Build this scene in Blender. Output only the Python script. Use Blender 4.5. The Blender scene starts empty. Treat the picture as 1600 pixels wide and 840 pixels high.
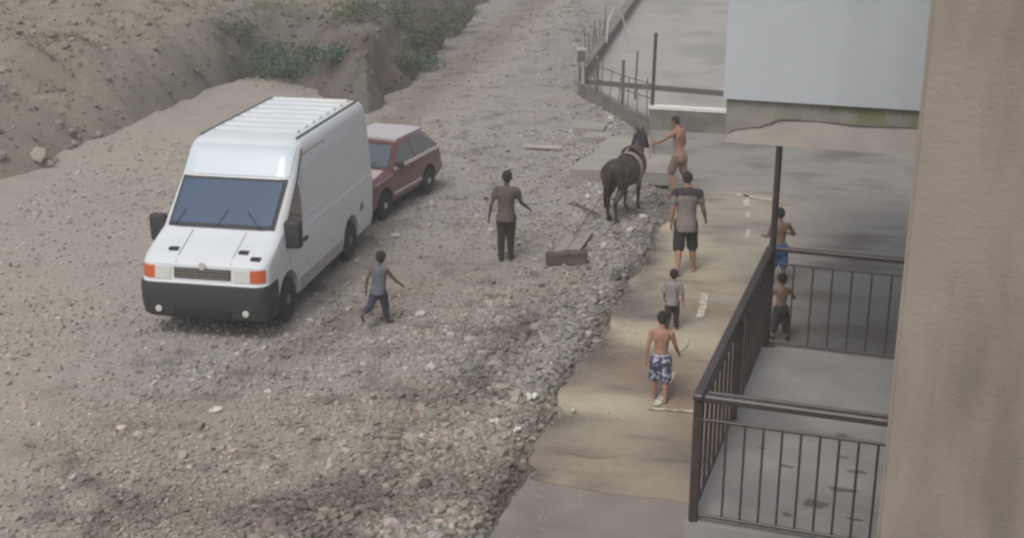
import bpy, bmesh, math, random
import numpy as np
from mathutils import Vector, Matrix, Euler

random.seed(7)
rng = np.random.default_rng(7)
S = bpy.context.scene
COL = S.collection
R = math.radians

# ---------------------------------------------------------------- camera, sky, sun, exposure
cam_d = bpy.data.cameras.new('camera')
cam = bpy.data.objects.new('camera', cam_d); COL.objects.link(cam)
cam.location = (0, 0, 7.0)
cam.rotation_euler = (R(90 - 18.5), 0, 0)
cam_d.sensor_width = 36; cam_d.lens = 45.0
cam_d.clip_start = 0.1; cam_d.clip_end = 2000
S.camera = cam

world = bpy.data.worlds.new('World'); S.world = world
world.use_nodes = True
wn = world.node_tree.nodes; wl = world.node_tree.links
SUN_EL, SUN_AZ = 58.0, 206.0          # azimuth clockwise from +Y: light comes over the left shoulder
sky = wn.new('ShaderNodeTexSky'); sky.sky_type = 'NISHITA'; sky.sun_disc = False
sky.sun_elevation = R(SUN_EL); sky.sun_rotation = R(SUN_AZ); sky.dust_density = 4.0; sky.air_density = 1.0
hs = wn.new('ShaderNodeHueSaturation'); hs.inputs['Saturation'].default_value = 0.36   # overcast: a greyer sky
wl.new(sky.outputs[0], hs.inputs['Color'])
bg = wn['Background']; bg.inputs['Strength'].default_value = 0.138
wl.new(hs.outputs[0], bg.inputs['Color'])
sd = bpy.data.lights.new('sun', 'SUN'); sd.energy = 0.95; sd.angle = R(17); sd.color = (1.0, 0.96, 0.9)
sun = bpy.data.objects.new('sun', sd); COL.objects.link(sun)
_d = Vector((math.sin(R(SUN_AZ)) * math.cos(R(SUN_EL)), math.cos(R(SUN_AZ)) * math.cos(R(SUN_EL)), math.sin(R(SUN_EL))))
sun.rotation_euler = _d.to_track_quat('Z', 'Y').to_euler()
S.view_settings.view_transform = 'Standard'; S.view_settings.look = 'None'
S.view_settings.exposure = 0.17; S.view_settings.gamma = 1.0
S.cycles.filter_width = 2.4
S.cycles.max_bounces = 6

# ---------------------------------------------------------------- helpers
def lin(c):
    return tuple(((v / 255) / 12.92 if v / 255 <= 0.04045 else ((v / 255 + 0.055) / 1.055) ** 2.4) for v in c)

MATS = {}
def mat(name, col, rough=0.8, var=0.25, scale=6.0, bump=0.0, bscale=40.0, metal=0.0, coat=0.0, col2=None, sc2=1.5, amt2=0.5, spec=0.5, detail=6, drip=1.0):
    """base colour broken up by two octaves of noise, optional second tone in blotches"""
    if name in MATS: return MATS[name]
    m = bpy.data.materials.new(name); m.use_nodes = True
    n = m.node_tree.nodes; l = m.node_tree.links
    b = n['Principled BSDF']
    b.inputs['Roughness'].default_value = rough; b.inputs['Metallic'].default_value = metal
    b.inputs['Coat Weight'].default_value = coat; b.inputs['Coat Roughness'].default_value = 0.06
    b.inputs['Specular IOR Level'].default_value = spec
    tc = n.new('ShaderNodeTexCoord')
    t1 = n.new('ShaderNodeTexNoise'); t1.inputs['Scale'].default_value = scale; t1.inputs['Detail'].default_value = detail
    l.new(tc.outputs['Object'], t1.inputs['Vector'])
    mr = n.new('ShaderNodeMapRange'); mr.inputs[1].default_value = 0.3; mr.inputs[2].default_value = 0.7
    mr.inputs[3].default_value = 1 - var; mr.inputs[4].default_value = 1 + var
    l.new(t1.outputs[0], mr.inputs[0])
    mx = n.new('ShaderNodeMix'); mx.data_type = 'RGBA'
    mx.inputs['A'].default_value = (*col, 1); mx.inputs['B'].default_value = (*(col2 or col), 1)
    t2 = n.new('ShaderNodeTexNoise'); t2.inputs['Scale'].default_value = sc2; t2.inputs['Detail'].default_value = 5
    mp = n.new('ShaderNodeMapping'); mp.inputs['Scale'].default_value = (1, 1, drip)      # below 1: blotches run down the wall
    l.new(tc.outputs['Object'], mp.inputs['Vector']); l.new(mp.outputs[0], t2.inputs['Vector'])
    r2 = n.new('ShaderNodeMapRange'); r2.inputs[1].default_value = 0.62 - 0.25 * amt2; r2.inputs[2].default_value = 0.72 - 0.2 * amt2
    l.new(t2.outputs[0], r2.inputs[0]); l.new(r2.outputs[0], mx.inputs['Factor'])
    vm = n.new('ShaderNodeVectorMath'); vm.operation = 'SCALE'
    l.new(mx.outputs['Result'], vm.inputs[0]); l.new(mr.outputs[0], vm.inputs['Scale'])
    l.new(vm.outputs[0], b.inputs['Base Color'])
    if bump:
        t3 = n.new('ShaderNodeTexNoise'); t3.inputs['Scale'].default_value = bscale; t3.inputs['Detail'].default_value = 6
        l.new(tc.outputs['Object'], t3.inputs['Vector'])
        bp = n.new('ShaderNodeBump'); bp.inputs['Strength'].default_value = bump; bp.inputs['Distance'].default_value = 0.02
        l.new(t3.outputs[0], bp.inputs['Height']); l.new(bp.outputs[0], b.inputs['Normal'])
    MATS[name] = m
    return m

def mat_attr(name, rough=0.95, var=0.2, scale=25.0, bump=0.5, bscale=30.0, spec=0.2, fine=0.0):
    """soil and stone: colour from the 'tone' attribute (kind of soil, painted edge shade), broken up by noise"""
    m = bpy.data.materials.new(name); m.use_nodes = True
    n = m.node_tree.nodes; l = m.node_tree.links; b = n['Principled BSDF']
    b.inputs['Roughness'].default_value = rough; b.inputs['Specular IOR Level'].default_value = spec
    at = n.new('ShaderNodeAttribute'); at.attribute_name = 'tone'
    tc = n.new('ShaderNodeTexCoord')
    t1 = n.new('ShaderNodeTexNoise'); t1.inputs['Scale'].default_value = scale; t1.inputs['Detail'].default_value = 8
    t1.inputs['Roughness'].default_value = 0.7
    l.new(tc.outputs['Object'], t1.inputs['Vector'])
    mr = n.new('ShaderNodeMapRange'); mr.inputs[1].default_value = 0.25; mr.inputs[2].default_value = 0.75
    mr.inputs[3].default_value = 1 - var; mr.inputs[4].default_value = 1 + var
    l.new(t1.outputs[0], mr.inputs[0])
    vm = n.new('ShaderNodeVectorMath'); vm.operation = 'SCALE'
    l.new(at.outputs['Color'], vm.inputs[0]); l.new(mr.outputs[0], vm.inputs['Scale'])
    l.new(vm.outputs[0], b.inputs['Base Color'])
    t3 = n.new('ShaderNodeTexNoise'); t3.inputs['Scale'].default_value = bscale; t3.inputs['Detail'].default_value = 8
    l.new(tc.outputs['Object'], t3.inputs['Vector'])
    bp = n.new('ShaderNodeBump'); bp.inputs['Strength'].default_value = bump; bp.inputs['Distance'].default_value = 0.03
    l.new(t3.outputs[0], bp.inputs['Height']); l.new(bp.outputs[0], b.inputs['Normal'])
    return m

def glass(name, col, rough=0.05):
    if name in MATS: return MATS[name]
    m = bpy.data.materials.new(name); m.use_nodes = True
    b = m.node_tree.nodes['Principled BSDF']
    b.inputs['Base Color'].default_value = (*col, 1); b.inputs['Roughness'].default_value = rough
    b.inputs['Coat Weight'].default_value = 1.0; b.inputs['Coat Roughness'].default_value = 0.03
    MATS[name] = m
    return m

def link(name, me, m=None, parent=None, smooth=None):
    o = bpy.data.objects.new(name, me); COL.objects.link(o)
    if m: me.materials.append(m)
    if parent: o.parent = parent
    if smooth is not None:
        me.polygons.foreach_set('use_smooth', [True] * len(me.polygons))
        if smooth < 180: me.set_sharp_from_angle(angle=R(smooth))
    return o

def obj(name, bm, m=None, parent=None, smooth=None, recalc=True):
    if recalc: bmesh.ops.recalc_face_normals(bm, faces=bm.faces)
    me = bpy.data.meshes.new(name); bm.to_mesh(me); bm.free()
    return link(name, me, m, parent, smooth)

def thing(name, label, cat, loc=(0, 0, 0), rotz=0.0, group=None):
    o = bpy.data.objects.new(name, None); COL.objects.link(o)
    o.location = loc; o.rotation_euler = (0, 0, rotz); o.empty_display_size = 0.2
    o['label'] = label; o['category'] = cat
    if group: o['group'] = group
    return o

def tag(o, label, cat, group=None):
    o['label'] = label; o['category'] = cat
    if group: o['group'] = group
    return o

def struct(o, kind='structure'):
    o['kind'] = kind
    return o

def V(*a): return Vector(a)

def box(bm, lo, hi, M=None):
    x0, y0, z0 = lo; x1, y1, z1 = hi
    vs = [bm.verts.new(p) for p in ((x0, y0, z0), (x1, y0, z0), (x1, y1, z0), (x0, y1, z0), (x0, y0, z1), (x1, y0, z1), (x1, y1, z1), (x0, y1, z1))]
    for f in ((0, 3, 2, 1), (4, 5, 6, 7), (0, 1, 5, 4), (1, 2, 6, 5), (2, 3, 7, 6), (3, 0, 4, 7)):
        bm.faces.new([vs[i] for i in f])
    if M is not None:
        for v in vs: v.co = M @ v.co
    return vs

def bevel_box(lo, hi, w=0.01, seg=2):
    bm = bmesh.new(); box(bm, lo, hi)
    bmesh.ops.bevel(bm, geom=bm.edges[:], offset=w, segments=seg, affect='EDGES', profile=0.5)
    return bm

def frame(d):
    d = d.normalized()
    u = V(0, 0, 1) if abs(d.z) < 0.9 else V(0, 1, 0)
    a = d.cross(u).normalized(); b = d.cross(a).normalized()
    return a, b, d

def tube(bm, pts, radii, n=8, cap=True):
    pts = [Vector(p) for p in pts]
    if not hasattr(radii, '__len__'): radii = [radii] * len(pts)
    rings = []; prev = None
    for i, p in enumerate(pts):
        d = (pts[min(i + 1, len(pts) - 1)] - pts[max(i - 1, 0)])
        a, b, _ = frame(d)
        if prev is not None:
            a = (prev - d.normalized() * prev.dot(d.normalized())).normalized(); b = d.normalized().cross(a)
        prev = a
        rings.append([bm.verts.new(p + (a * math.cos(2 * math.pi * k / n) + b * math.sin(2 * math.pi * k / n)) * radii[i]) for k in range(n)])
    for r0, r1 in zip(rings, rings[1:]):
        for k in range(n): bm.faces.new((r0[k], r0[(k + 1) % n], r1[(k + 1) % n], r1[k]))
    if cap:
        bm.faces.new(rings[0][::-1]); bm.faces.new(rings[-1])
    return rings

def bar(bm, p0, p1, w, h=None, up=None):
    """square bar"""
    p0 = Vector(p0); p1 = Vector(p1); d = (p1 - p0).normalized()
    u = Vector(up) if up else (V(0, 0, 1) if abs(d.z) < 0.9 else V(0, 1, 0))
    a = d.cross(u).normalized(); b = a.cross(d).normalized(); h = h or w
    q = [(-1, -1), (1, -1), (1, 1), (-1, 1)]
    r0 = [bm.verts.new(p0 + a * x * w / 2 + b * y * h / 2) for x, y in q]
    r1 = [bm.verts.new(p1 + a * x * w / 2 + b * y * h / 2) for x, y in q]
    for k in range(4): bm.faces.new((r0[k], r0[(k + 1) % 4], r1[(k + 1) % 4], r1[k]))
    bm.faces.new(r0[::-1]); bm.faces.new(r1)

def lathe(bm, prof, n=24, axis='x', origin=(0, 0, 0)):
    """profile (radius, along) spun about an axis; closed at both ends if radius 0"""
    o = Vector(origin); rings = []
    for r, t in prof:
        ring = []
        for k in range(n):
            c, s_ = math.cos(2 * math.pi * k / n) * r, math.sin(2 * math.pi * k / n) * r
            p = V(t, c, s_) if axis == 'x' else V(c, s_, t)
            ring.append(bm.verts.new(o + p))
        rings.append(ring)
    for a, b in zip(rings, rings[1:]):
        for k in range(n): bm.faces.new((a[k], a[(k + 1) % n], b[(k + 1) % n], b[k]))
    bm.faces.new(rings[0][::-1]); bm.faces.new(rings[-1])

def loft(bm, rings):
    vr = [[bm.verts.new(p) for p in r] for r in rings]; n = len(vr[0])
    for a, b in zip(vr, vr[1:]):
        for k in range(n): bm.faces.new((a[k], a[(k + 1) % n], b[(k + 1) % n], b[k]))
    bm.faces.new(vr[0][::-1]); bm.faces.new(vr[-1])

def prism(bm, poly, z0, z1):
    """polygon (xy list) extruded from z0 to z1"""
    b = [bm.verts.new((x, y, z0)) for x, y in poly]; t = [bm.verts.new((x, y, z1)) for x, y in poly]
    n = len(poly)
    for k in range(n): bm.faces.new((b[k], b[(k + 1) % n], t[(k + 1) % n], t[k]))
    bm.faces.new(b[::-1]); bm.faces.new(t)

def evaluated(o):
    dg = bpy.context.evaluated_depsgraph_get()
    return bpy.data.meshes.new_from_object(o.evaluated_get(dg))

def fuse(name, bm, m, parent, voxel=0.008, smooth_it=6, fac=0.5):
    """union of overlapping closed shapes into one continuous skin"""
    bmesh.ops.recalc_face_normals(bm, faces=bm.faces)
    me = bpy.data.meshes.new('tmp'); bm.to_mesh(me); bm.free()
    o = bpy.data.objects.new('tmp', me); COL.objects.link(o)
    r = o.modifiers.new('r', 'REMESH'); r.mode = 'VOXEL'; r.voxel_size = voxel; r.use_smooth_shade = True
    s = o.modifiers.new('s', 'SMOOTH'); s.factor = fac; s.iterations = smooth_it
    res = evaluated(o)
    bpy.data.objects.remove(o); bpy.data.meshes.remove(me)
    res.name = name; res.materials.clear()
    return link(name, res, m, parent, 180)

def cut(name, bm, cutters, m, parent, smooth=30):
    """boolean: bm minus each cutter bmesh"""
    bmesh.ops.recalc_face_normals(bm, faces=bm.faces)
    me = bpy.data.meshes.new('tmp'); bm.to_mesh(me); bm.free()
    o = bpy.data.objects.new('tmp', me); COL.objects.link(o)
    cs = []
    for c in cutters:
        bmesh.ops.recalc_face_normals(c, faces=c.faces)
        cm = bpy.data.meshes.new('tmpc'); c.to_mesh(cm); c.free()
        co = bpy.data.objects.new('tmpc', cm); COL.objects.link(co); cs.append(co)
        md = o.modifiers.new('b', 'BOOLEAN'); md.operation = 'DIFFERENCE'; md.object = co; md.solver = 'EXACT'
    res = evaluated(o)
    for c in cs: bpy.data.objects.remove(c)
    bpy.data.objects.remove(o)
    res.name = name; res.materials.clear()
    return link(name, res, m, parent, smooth)

# value noise in numpy for soil tone, relief and scatter
_perm = rng.random((256, 256))
def vnoise(x, y, s):
    x = np.asarray(x) * s; y = np.asarray(y) * s
    xi = np.floor(x).astype(int); yi = np.floor(y).astype(int); fx = x - xi; fy = y - yi
    fx = fx * fx * (3 - 2 * fx); fy = fy * fy * (3 - 2 * fy)
    g = lambda a, b: _perm[a % 256, b % 256]
    return (g(xi, yi) * (1 - fx) + g(xi + 1, yi) * fx) * (1 - fy) + (g(xi, yi + 1) * (1 - fx) + g(xi + 1, yi + 1) * fx) * fy
def fbm(x, y, s, o=4):
    r = 0; a = 0.5
    for k in range(o): r = r + a * vnoise(np.asarray(x) + 17.3 * k, np.asarray(y) + 9.1 * k, s * 2 ** k); a *= 0.5
    return r / (1 - 0.5 ** o)

# ---------------------------------------------------------------- ground
EDGE = [(-0.75, 10.0), (-0.45, 11.2), (-0.2, 11.95), (0.05, 12.8), (0.22, 13.3), (0.36, 14.0), (0.62, 15.0), (0.8, 15.9), (1.15, 17.0), (1.42, 17.9), (1.62, 18.7), (2.0, 19.8),
        (2.25, 20.8), (2.62, 22.2), (2.95, 23.5), (3.15, 24.6), (3.3, 26.0), (3.2, 27.2), (3.0, 28.3), (3.1, 30.0), (3.3, 31.7)]
EX = np.array([e[0] for e in EDGE]); EY = np.array([e[1] for e in EDGE])
def edge_x(y): return np.interp(y, EY, EX)

def lc(r, g, b): return np.array(lin((r, g, b)))
SOIL_GREY, SOIL_TAN, SOIL_BROWN, SOIL_DARK, SOIL_PALE = lc(149, 143, 138), lc(149, 142, 131), lc(127, 114, 104), lc(88, 81, 74), lc(160, 152, 140)
SKY_, SKX_ = np.array([10.5, 12.2, 12.9, 13.9, 15.9, 17.9, 19.6, 22.0]), np.array([-3.1, -2.45, -1.9, -1.3, -.75, -.05, .75, 1.5])
def streak_x(y): return np.interp(y, SKY_, SKX_)
def streak(x, y):
    """band of coarser, darker rubble churned up between the wheel tracks"""
    wv = (fbm(x, y, .6) - .5) * .9
    return np.exp(-((x - streak_x(y) + wv) / .45) ** 2) * np.clip((21 - y) / 3, 0, 1)
def soil_tone(x, y):
    """which soil lies where: grey crushed stone, tan dust, brown earth, with edge shade painted in"""
    x = np.asarray(x, float); y = np.asarray(y, float)
    t = np.ones(x.shape + (3,)) * SOIL_GREY
    def mixin(c, w):
        nonlocal t
        w = np.clip(w, 0, 1)[..., None]; t = t * (1 - w) + c * w
    n1 = fbm(x, y, 0.35); n2 = fbm(x + 50, y, 0.9); n3 = fbm(x, y + 70, 2.5)
    mixin(SOIL_TAN, (n1 - 0.50) * 4 + np.clip((19.5 - y) / 6, -1, 1) * 0.75 - np.clip((y - 26) / 6, 0, 1))
    # dusty tan patch beside the van, brown track worn along the road
    mixin(SOIL_TAN, 1.2 * np.exp(-(((x + 1.2) / 1.5) ** 2 + ((y - 20.6) / 1.9) ** 2)) * (0.4 + n2))
    mixin(SOIL_BROWN, 0.9 * np.exp(-((x + 3.2 - (y - 17.2) * 0.55) / 0.35) ** 2) * np.exp(-((y - 18) / 3) ** 2) * (0.3 + n2))
    mixin(SOIL_BROWN, 0.8 * np.exp(-((x + 2.9 - 0.16 * (y - 34)) / 0.9) ** 2) * np.clip((y - 28) / 4, 0, 1))
    mixin(SOIL_PALE, 0.6 * np.exp(-((x + 1.6 - 0.17 * (y - 36)) / 0.7) ** 2) * np.clip((y - 27) / 4, 0, 1) * (0.2 + n2))
    w = streak(x, y); mixin(SOIL_DARK, w * 1.5 * (fbm(x + 9, y, 1.1) - .12)); mixin(SOIL_DARK, .8 * np.exp(-((y - 12.6 - (x + 3) * .15) / .55) ** 2) * (x > -4.6) * (n1 * 1.6 - .25)); mixin(SOIL_PALE, .5 * np.exp(-((x - streak_x(y) + 1.3) / .55) ** 2) * (y < 20) * (.3 + n2))
    ex = edge_x(y)
    mixin(SOIL_DARK, 0.55 * np.exp(-((x - ex + 0.1) / 0.32) ** 2) * (y < 27))  # shade along the pavement edge, painted into the soil tone
    mixin(SOIL_DARK, (n3 - 0.55) * 2.2); mixin(SOIL_PALE, (n2 - 0.6) * 2.0)
    # left verge: dusty tan earth
    mixin(SOIL_PALE, np.clip((-5.2 - x) / 1.5, 0, 1) * (0.45 + 0.5 * n1))
    return t

def ground_z(x, y):
    z = (fbm(x, y, 0.5) - 0.5) * 0.10 + (fbm(x, y, 3.0) - 0.5) * 0.035
    d = edge_x(y) - x                                        # rubble ridge heaped along the pavement edge
    z = z + streak(x, y) * (fbm(x, y, 2.2) - .3) * .13 - .05 * np.exp(-((x - streak_x(y) + 1.25) / .35) ** 2) * (y < 21)
    z = z + 0.07 * np.exp(-((d - 0.7) / 0.5) ** 2) * (fbm(x, y, 1.2) * 1.4) * (y < 25)
    k = np.clip((d + 0.02) / 0.30, 0, 1); z = z - .06 * np.exp(-((d - .12) / .12) ** 2) * (y < 27)                     # ground dips under the pavement
    return z * k - 0.10 * (1 - k) - 0.02

def axis(parts):
    out = []
    for a, b, s in parts: out += list(np.arange(a, b, s))
    return np.array(out + [parts[-1][1]])
gx = axis([(-400, -60, 40), (-60, -14, 4), (-14, -7, 0.25), (-7, 4.5, 0.075), (4.5, 14, 0.5), (14, 60, 5), (60, 400, 40)])
gy = axis([(-100, 0, 20), (0, 10, 1), (10, 24, 0.08), (24, 40, 0.14), (40, 66, 0.4), (66, 140, 6), (140, 1000, 80)])
def sheet(name, xs, ys, zf, tone, m):
    X, Y = np.meshgrid(xs, ys, indexing='ij'); Z = zf(X, Y)
    nx, ny = len(xs), len(ys)
    v = np.stack([X, Y, Z], -1).reshape(-1, 3)
    i = np.arange(nx * ny).reshape(nx, ny)
    f = np.stack([i[:-1, :-1], i[1:, :-1], i[1:, 1:], i[:-1, 1:]], -1).reshape(-1, 4)
    return raw_mesh(name, v, f, tone(X, Y).reshape(-1, 3), m, True)
def raw_mesh(name, v, f, tone, m, smooth=False, parent=None):
    me = bpy.data.meshes.new(name); k = f.shape[1]
    me.vertices.add(len(v)); me.vertices.foreach_set('co', v.astype(np.float32).ravel())
    me.loops.add(f.size); me.loops.foreach_set('vertex_index', f.astype(np.int32).ravel())
    me.polygons.add(len(f)); me.polygons.foreach_set('loop_start', np.arange(0, f.size, k, dtype=np.int32))
    me.polygons.foreach_set('use_smooth', np.full(len(f), smooth))
    me.update(calc_edges=True)
    if tone is not None:
        a = me.attributes.new('tone', 'FLOAT_COLOR', 'POINT')
        a.data.foreach_set('color', np.concatenate([tone, np.ones((len(tone), 1))], 1).astype(np.float32).ravel())
    me.materials.append(m)
    o = bpy.data.objects.new(name, me); COL.objects.link(o)
    if parent: o.parent = parent
    return o
M_SOIL = mat_attr('soil', var=0.33, scale=14.0, bump=0.9, bscale=22.0)
M_STONE = mat_attr('crushed stone', var=0.25, scale=40.0, bump=0.4, bscale=80.0)
ground = struct(sheet('ground', gx, gy, ground_z, soil_tone, M_SOIL))

# ---------------------------------------------------------------- earth bank behind the vehicles
BANK = [(-16, 14.0), (-13.5, 18), (-11.5, 24), (-10.2, 31), (-8.9, 38.0), (-7.6, 40.2), (-6.6, 38.9), (-5.4, 36.9), (-4.5, 35.2), (-3.9, 34.2), (-3.5, 35.8), (-3.15, 38.7), (-2.6, 44), (-1.9, 52), (-1.2, 60), (1.0, 80)]
def bank_dist(x, y):
    """signed distance left/behind of the bank foot (positive inside the bank)"""
    x = np.asarray(x, float); y = np.asarray(y, float)
    best = np.full(x.shape, 1e9); inside = np.zeros(x.shape, bool)
    for (ax, ay), (bx, by) in zip(BANK, BANK[1:]):
        dx, dy = bx - ax, by - ay
        t = np.clip(((x - ax) * dx + (y - ay) * dy) / (dx * dx + dy * dy), 0, 1)
        best = np.minimum(best, np.hypot(ax + t * dx - x, ay + t * dy - y))
    ring = BANK + [(1.0, 500), (-500, 500), (-500, 14)]
    for (ax, ay), (bx, by) in zip(ring, ring[1:] + ring[:1]):
        if ay != by: inside ^= ((ay > y) != (by > y)) & (x < (bx - ax) * (y - ay) / (by - ay) + ax)
    return np.where(inside, best, -best)
def bank_z(x, y):
    d = bank_dist(x, y) + (fbm(x, y, 0.6) - 0.5) * 1.1
    h = 2.1 + (fbm(x, y, 0.25) - 0.5) * 0.9
    steep = np.where(y < 33, 0.45, np.where(x > -3.9, 0.62, 1.05))
    z = h * (1 - np.exp(-np.clip(d, 0, None) * steep)) + (fbm(x, y, 1.4) - 0.5) * 0.55 * np.clip(d, 0, 1) + (fbm(x, y, 4.0) - 0.5) * 0.22 * np.clip(d * 3, 0, 1)
    return np.where(d > 0, z, -0.3 + d * 0.1) - 0.03
BANK_GREY, BANK_TAN, BANK_BROWN, BANK_GRASS = lc(106, 99, 94), lc(136, 128, 115), lc(92, 80, 73), lc(84, 88, 68)
def bank_tone(x, y):
    z = bank_z(x, y); n = fbm(x, y, 0.7); n2 = fbm(x + 30, y, 1.8)
    t = np.ones(np.shape(x) + (3,)) * BANK_GREY
    def mixin(c, w):
        nonlocal t
        w = np.clip(w, 0, 1)[..., None]; t = t * (1 - w) + c * w
    mixin(BANK_BROWN, (n - 0.45) * 5 * (x > -6)); mixin(BANK_TAN, (z - 1.55) * 2.2); mixin(BANK_GRASS, (n2 - 0.52) * 4 * (x > -9))
    mixin(BANK_TAN, np.clip((-8.5 - x) / 1.5, 0, 1) * 0.9)
    return t
struct(sheet('earth_bank', axis([(-60, -18, 2), (-18, -9, 0.3), (-9, 2, 0.12), (2, 4, 0.3)]), axis([(8, 30, 0.35), (30, 46, 0.14), (46, 90, 0.5), (90, 140, 5)]), bank_z, bank_tone, M_SOIL))

# ---------------------------------------------------------------- pavement
M_PAVE = mat('dusty concrete', lin((151, 140, 121)), 0.9, 0.14, 1.6, 0.25, 60, col2=lin((128, 119, 106)), sc2=0.55, amt2=0.7)
M_PAVE2 = mat('worn grey concrete', lin((133, 125, 116)), 0.88, 0.12, 2.2, 0.25, 60, col2=lin((120, 113, 106)), sc2=0.8, amt2=0.6)
M_ASPH = mat('grey yard screed', lin((131, 128, 123)), 0.9, 0.08, 1.1, 0.2, 70, col2=lin((119, 116, 112)), sc2=0.4, amt2=0.7)
def ragged_edge(ys, off=0.0, amp=0.16):
    out = []
    for y in ys:
        x = float(edge_x(y)) + off
        x += (float(fbm(np.array(3.3), np.array(y), 1.6)) - 0.5) * amp * 2 + (float(fbm(np.array(8.3), np.array(y), 6.0)) - 0.5) * amp
        out.append((x, y))
    return out
def slab_sheet(name, poly, z0, z1, m):
    bm = bmesh.new(); prism(bm, poly, z0, z1)
    return obj(name, bm, m)
e_near = ragged_edge(np.arange(9.0, 13.35, 0.12), 0.0, 0.12)
struct(slab_sheet('lower_pavement', e_near + [(0.75, 13.15), (1.5, 13.05), (3.6, 12.6), (9, 11.3), (9, 8.0), (-0.9, 8.0)], -0.3, 0.082, M_PAVE2))
PV_TAN, PV_GREY, PV_BROWN, PV_SAND, PV_DARK = lc(160, 151, 136), lc(140, 136, 131), lc(140, 122, 106), lc(182, 171, 148), lc(98, 91, 84)
def pave_tone(x, y):
    """dusty tan concrete along the road, grey screed behind and to the right; edge shade painted in"""
    x = np.asarray(x, float); y = np.asarray(y, float); t = np.ones(x.shape + (3,)) * PV_TAN
    def mixin(c, w):
        nonlocal t
        w = np.clip(w, 0, 1)[..., None]; t = t * (1 - w) + c * w
    n1 = fbm(x, y, .45); n2 = fbm(x + 40, y, 1.3); n3 = fbm(x, y + 80, 3.2); n4 = fbm(x * .6 + y * .2, y, 0.8)
    mixin(PV_GREY, (y - 25.4 + (n1 - .5) * 4) / 1.3); mixin(PV_GREY, (x - 3.35 - (y - 17.0) * .20 + (n1 - .5) * 2.2) / .8)
    mixin(PV_SAND, np.exp(-(((x - 2.7) / .9) ** 2 + ((y - 21.5) / 2.6) ** 2)) * (.5 + n2)); mixin(PV_BROWN, 1.1 * np.exp(-(((x - 1.5) / .7) ** 2 + ((y - 16.6) / 1.2) ** 2)) * (.3 + n2))
    mixin(PV_GREY, 1.2 * np.exp(-(((x - 2.0) / .55) ** 2 + ((y - 18.3) / 1.2) ** 2)) * (.3 + n2)); mixin(PV_BROWN, np.clip((14.6 - y) / .8, 0, 1) * .6 * (.4 + n1))
    mixin(PV_GREY, (n1 - .47) * 5); mixin(PV_DARK, (n2 - .53) * 4 * .8); mixin(PV_DARK, (n3 - .60) * 4 * .7); mixin(PV_BROWN, (fbm(x + 5, y + 33, .7) - .5) * 4 * (y < 25) * (x < 3.4)); mixin(PV_DARK, .9 * np.exp(-((x - edge_x(y) - .08) / .20) ** 2) * (.4 + n2)); mixin(PV_SAND, (n4 - .50) * 5 * np.clip((y - 13.4) / 1.5, 0, 1) * (y < 25) * (x < 3.4))  # the edge band is painted shade; the other dark patches are stains
    return t
M_PAVET = mat_attr('pavement concrete', rough=.9, var=.10, scale=6.0, bump=.3, bscale=40)
def pave_sheet():
    ys = np.concatenate([np.arange(13.2, 31.6, .11), [31.62, 34.0, 36.0]]); V_, F_ = [], []; cols = np.concatenate([np.linspace(0, 1, 34) ** 1.15]); nc = len(cols)
    for i, y in enumerate(ys):
        off = np.clip((y - 23.2) / 1.6, 0, 1) * .1
        x0 = float(edge_x(y)) + off + (float(fbm(np.array(3.3), np.array(y), 1.6)) - .5) * .4 + (float(fbm(np.array(8.3), np.array(y), 6.0)) - .5) * .22
        skew = -.33                                     # rows run square to the street
        xr = x0 + cols * 17.0
        yy = y + np.maximum(xr - x0, 0) * skew * np.clip((31.6 - y) / 6, 0, 1)
        yy = yy + (fbm(xr, yy * 0 + 3.0, 1.3) - .5) * .55 * np.clip((14.4 - y) / 1.2, 0, 1)
        zz = .10 + (fbm(xr, yy, .5) - .5) * .02
        V_.append(np.stack([np.concatenate([[x0 - .03, x0 - .012], xr]), np.concatenate([[y, y], yy]), np.concatenate([[-.3, .07], zz])], 1))
    k = nc + 2; V_ = np.concatenate(V_); i = np.arange(len(V_)).reshape(len(ys), k)
    F_ = np.stack([i[:-1, :-1], i[:-1, 1:], i[1:, 1:], i[1:, :-1]], -1).reshape(-1, 4)
    fr = np.stack([i[0, :-1], i[0, 1:]], -1); b0 = len(V_); low = V_[i[0]].copy(); low[:, 2] = -.3; V_ = np.concatenate([V_, low])
    F_ = np.concatenate([F_, np.stack([fr[:, 1], fr[:, 0], b0 + np.arange(k - 1), b0 + np.arange(1, k)], -1)])
    return raw_mesh('pavement', V_, F_, pave_tone(V_[:, 0], V_[:, 1]), M_PAVET, False)
struct(pave_sheet())
M_CRACK = mat('crack dirt', lin((108, 101, 93)), .95, .15, 10)
def crack(pts, w, z):
    bm = bmesh.new(); P = [Vector((*p, 0)) for p in pts]; A = []; B = []; n = 8 * (len(P) - 1)
    for i in range(n + 1):
        t = i / n * (len(P) - 1); k = min(int(t), len(P) - 2); q = P[k].lerp(P[k + 1], t - k); d = (P[k + 1] - P[k]).normalized(); s_ = V(d.y, -d.x, 0)
        q += s_ * random.uniform(-.03, .03); e = .5 * w * random.uniform(.3, 1) * (.25 + math.sin(math.pi * i / n))
        A.append(bm.verts.new(q - s_ * e / 2 + V(0, 0, z))); B.append(bm.verts.new(q + s_ * e / 2 + V(0, 0, z)))
    for i in range(n): bm.faces.new((A[i], B[i], B[i + 1], A[i + 1]))
    return struct(obj('pavement_crack', bm, M_CRACK))
crack([(.5, 13.75), (.9, 13.6), (1.7, 13.7)], .03, .115); crack([(2.1, 19.3), (2.9, 19.6), (3.7, 19.2)], .03, .115); crack([(3.7, 27.5), (4.8, 27.1), (6.2, 27.0)], .04, .115)

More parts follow.
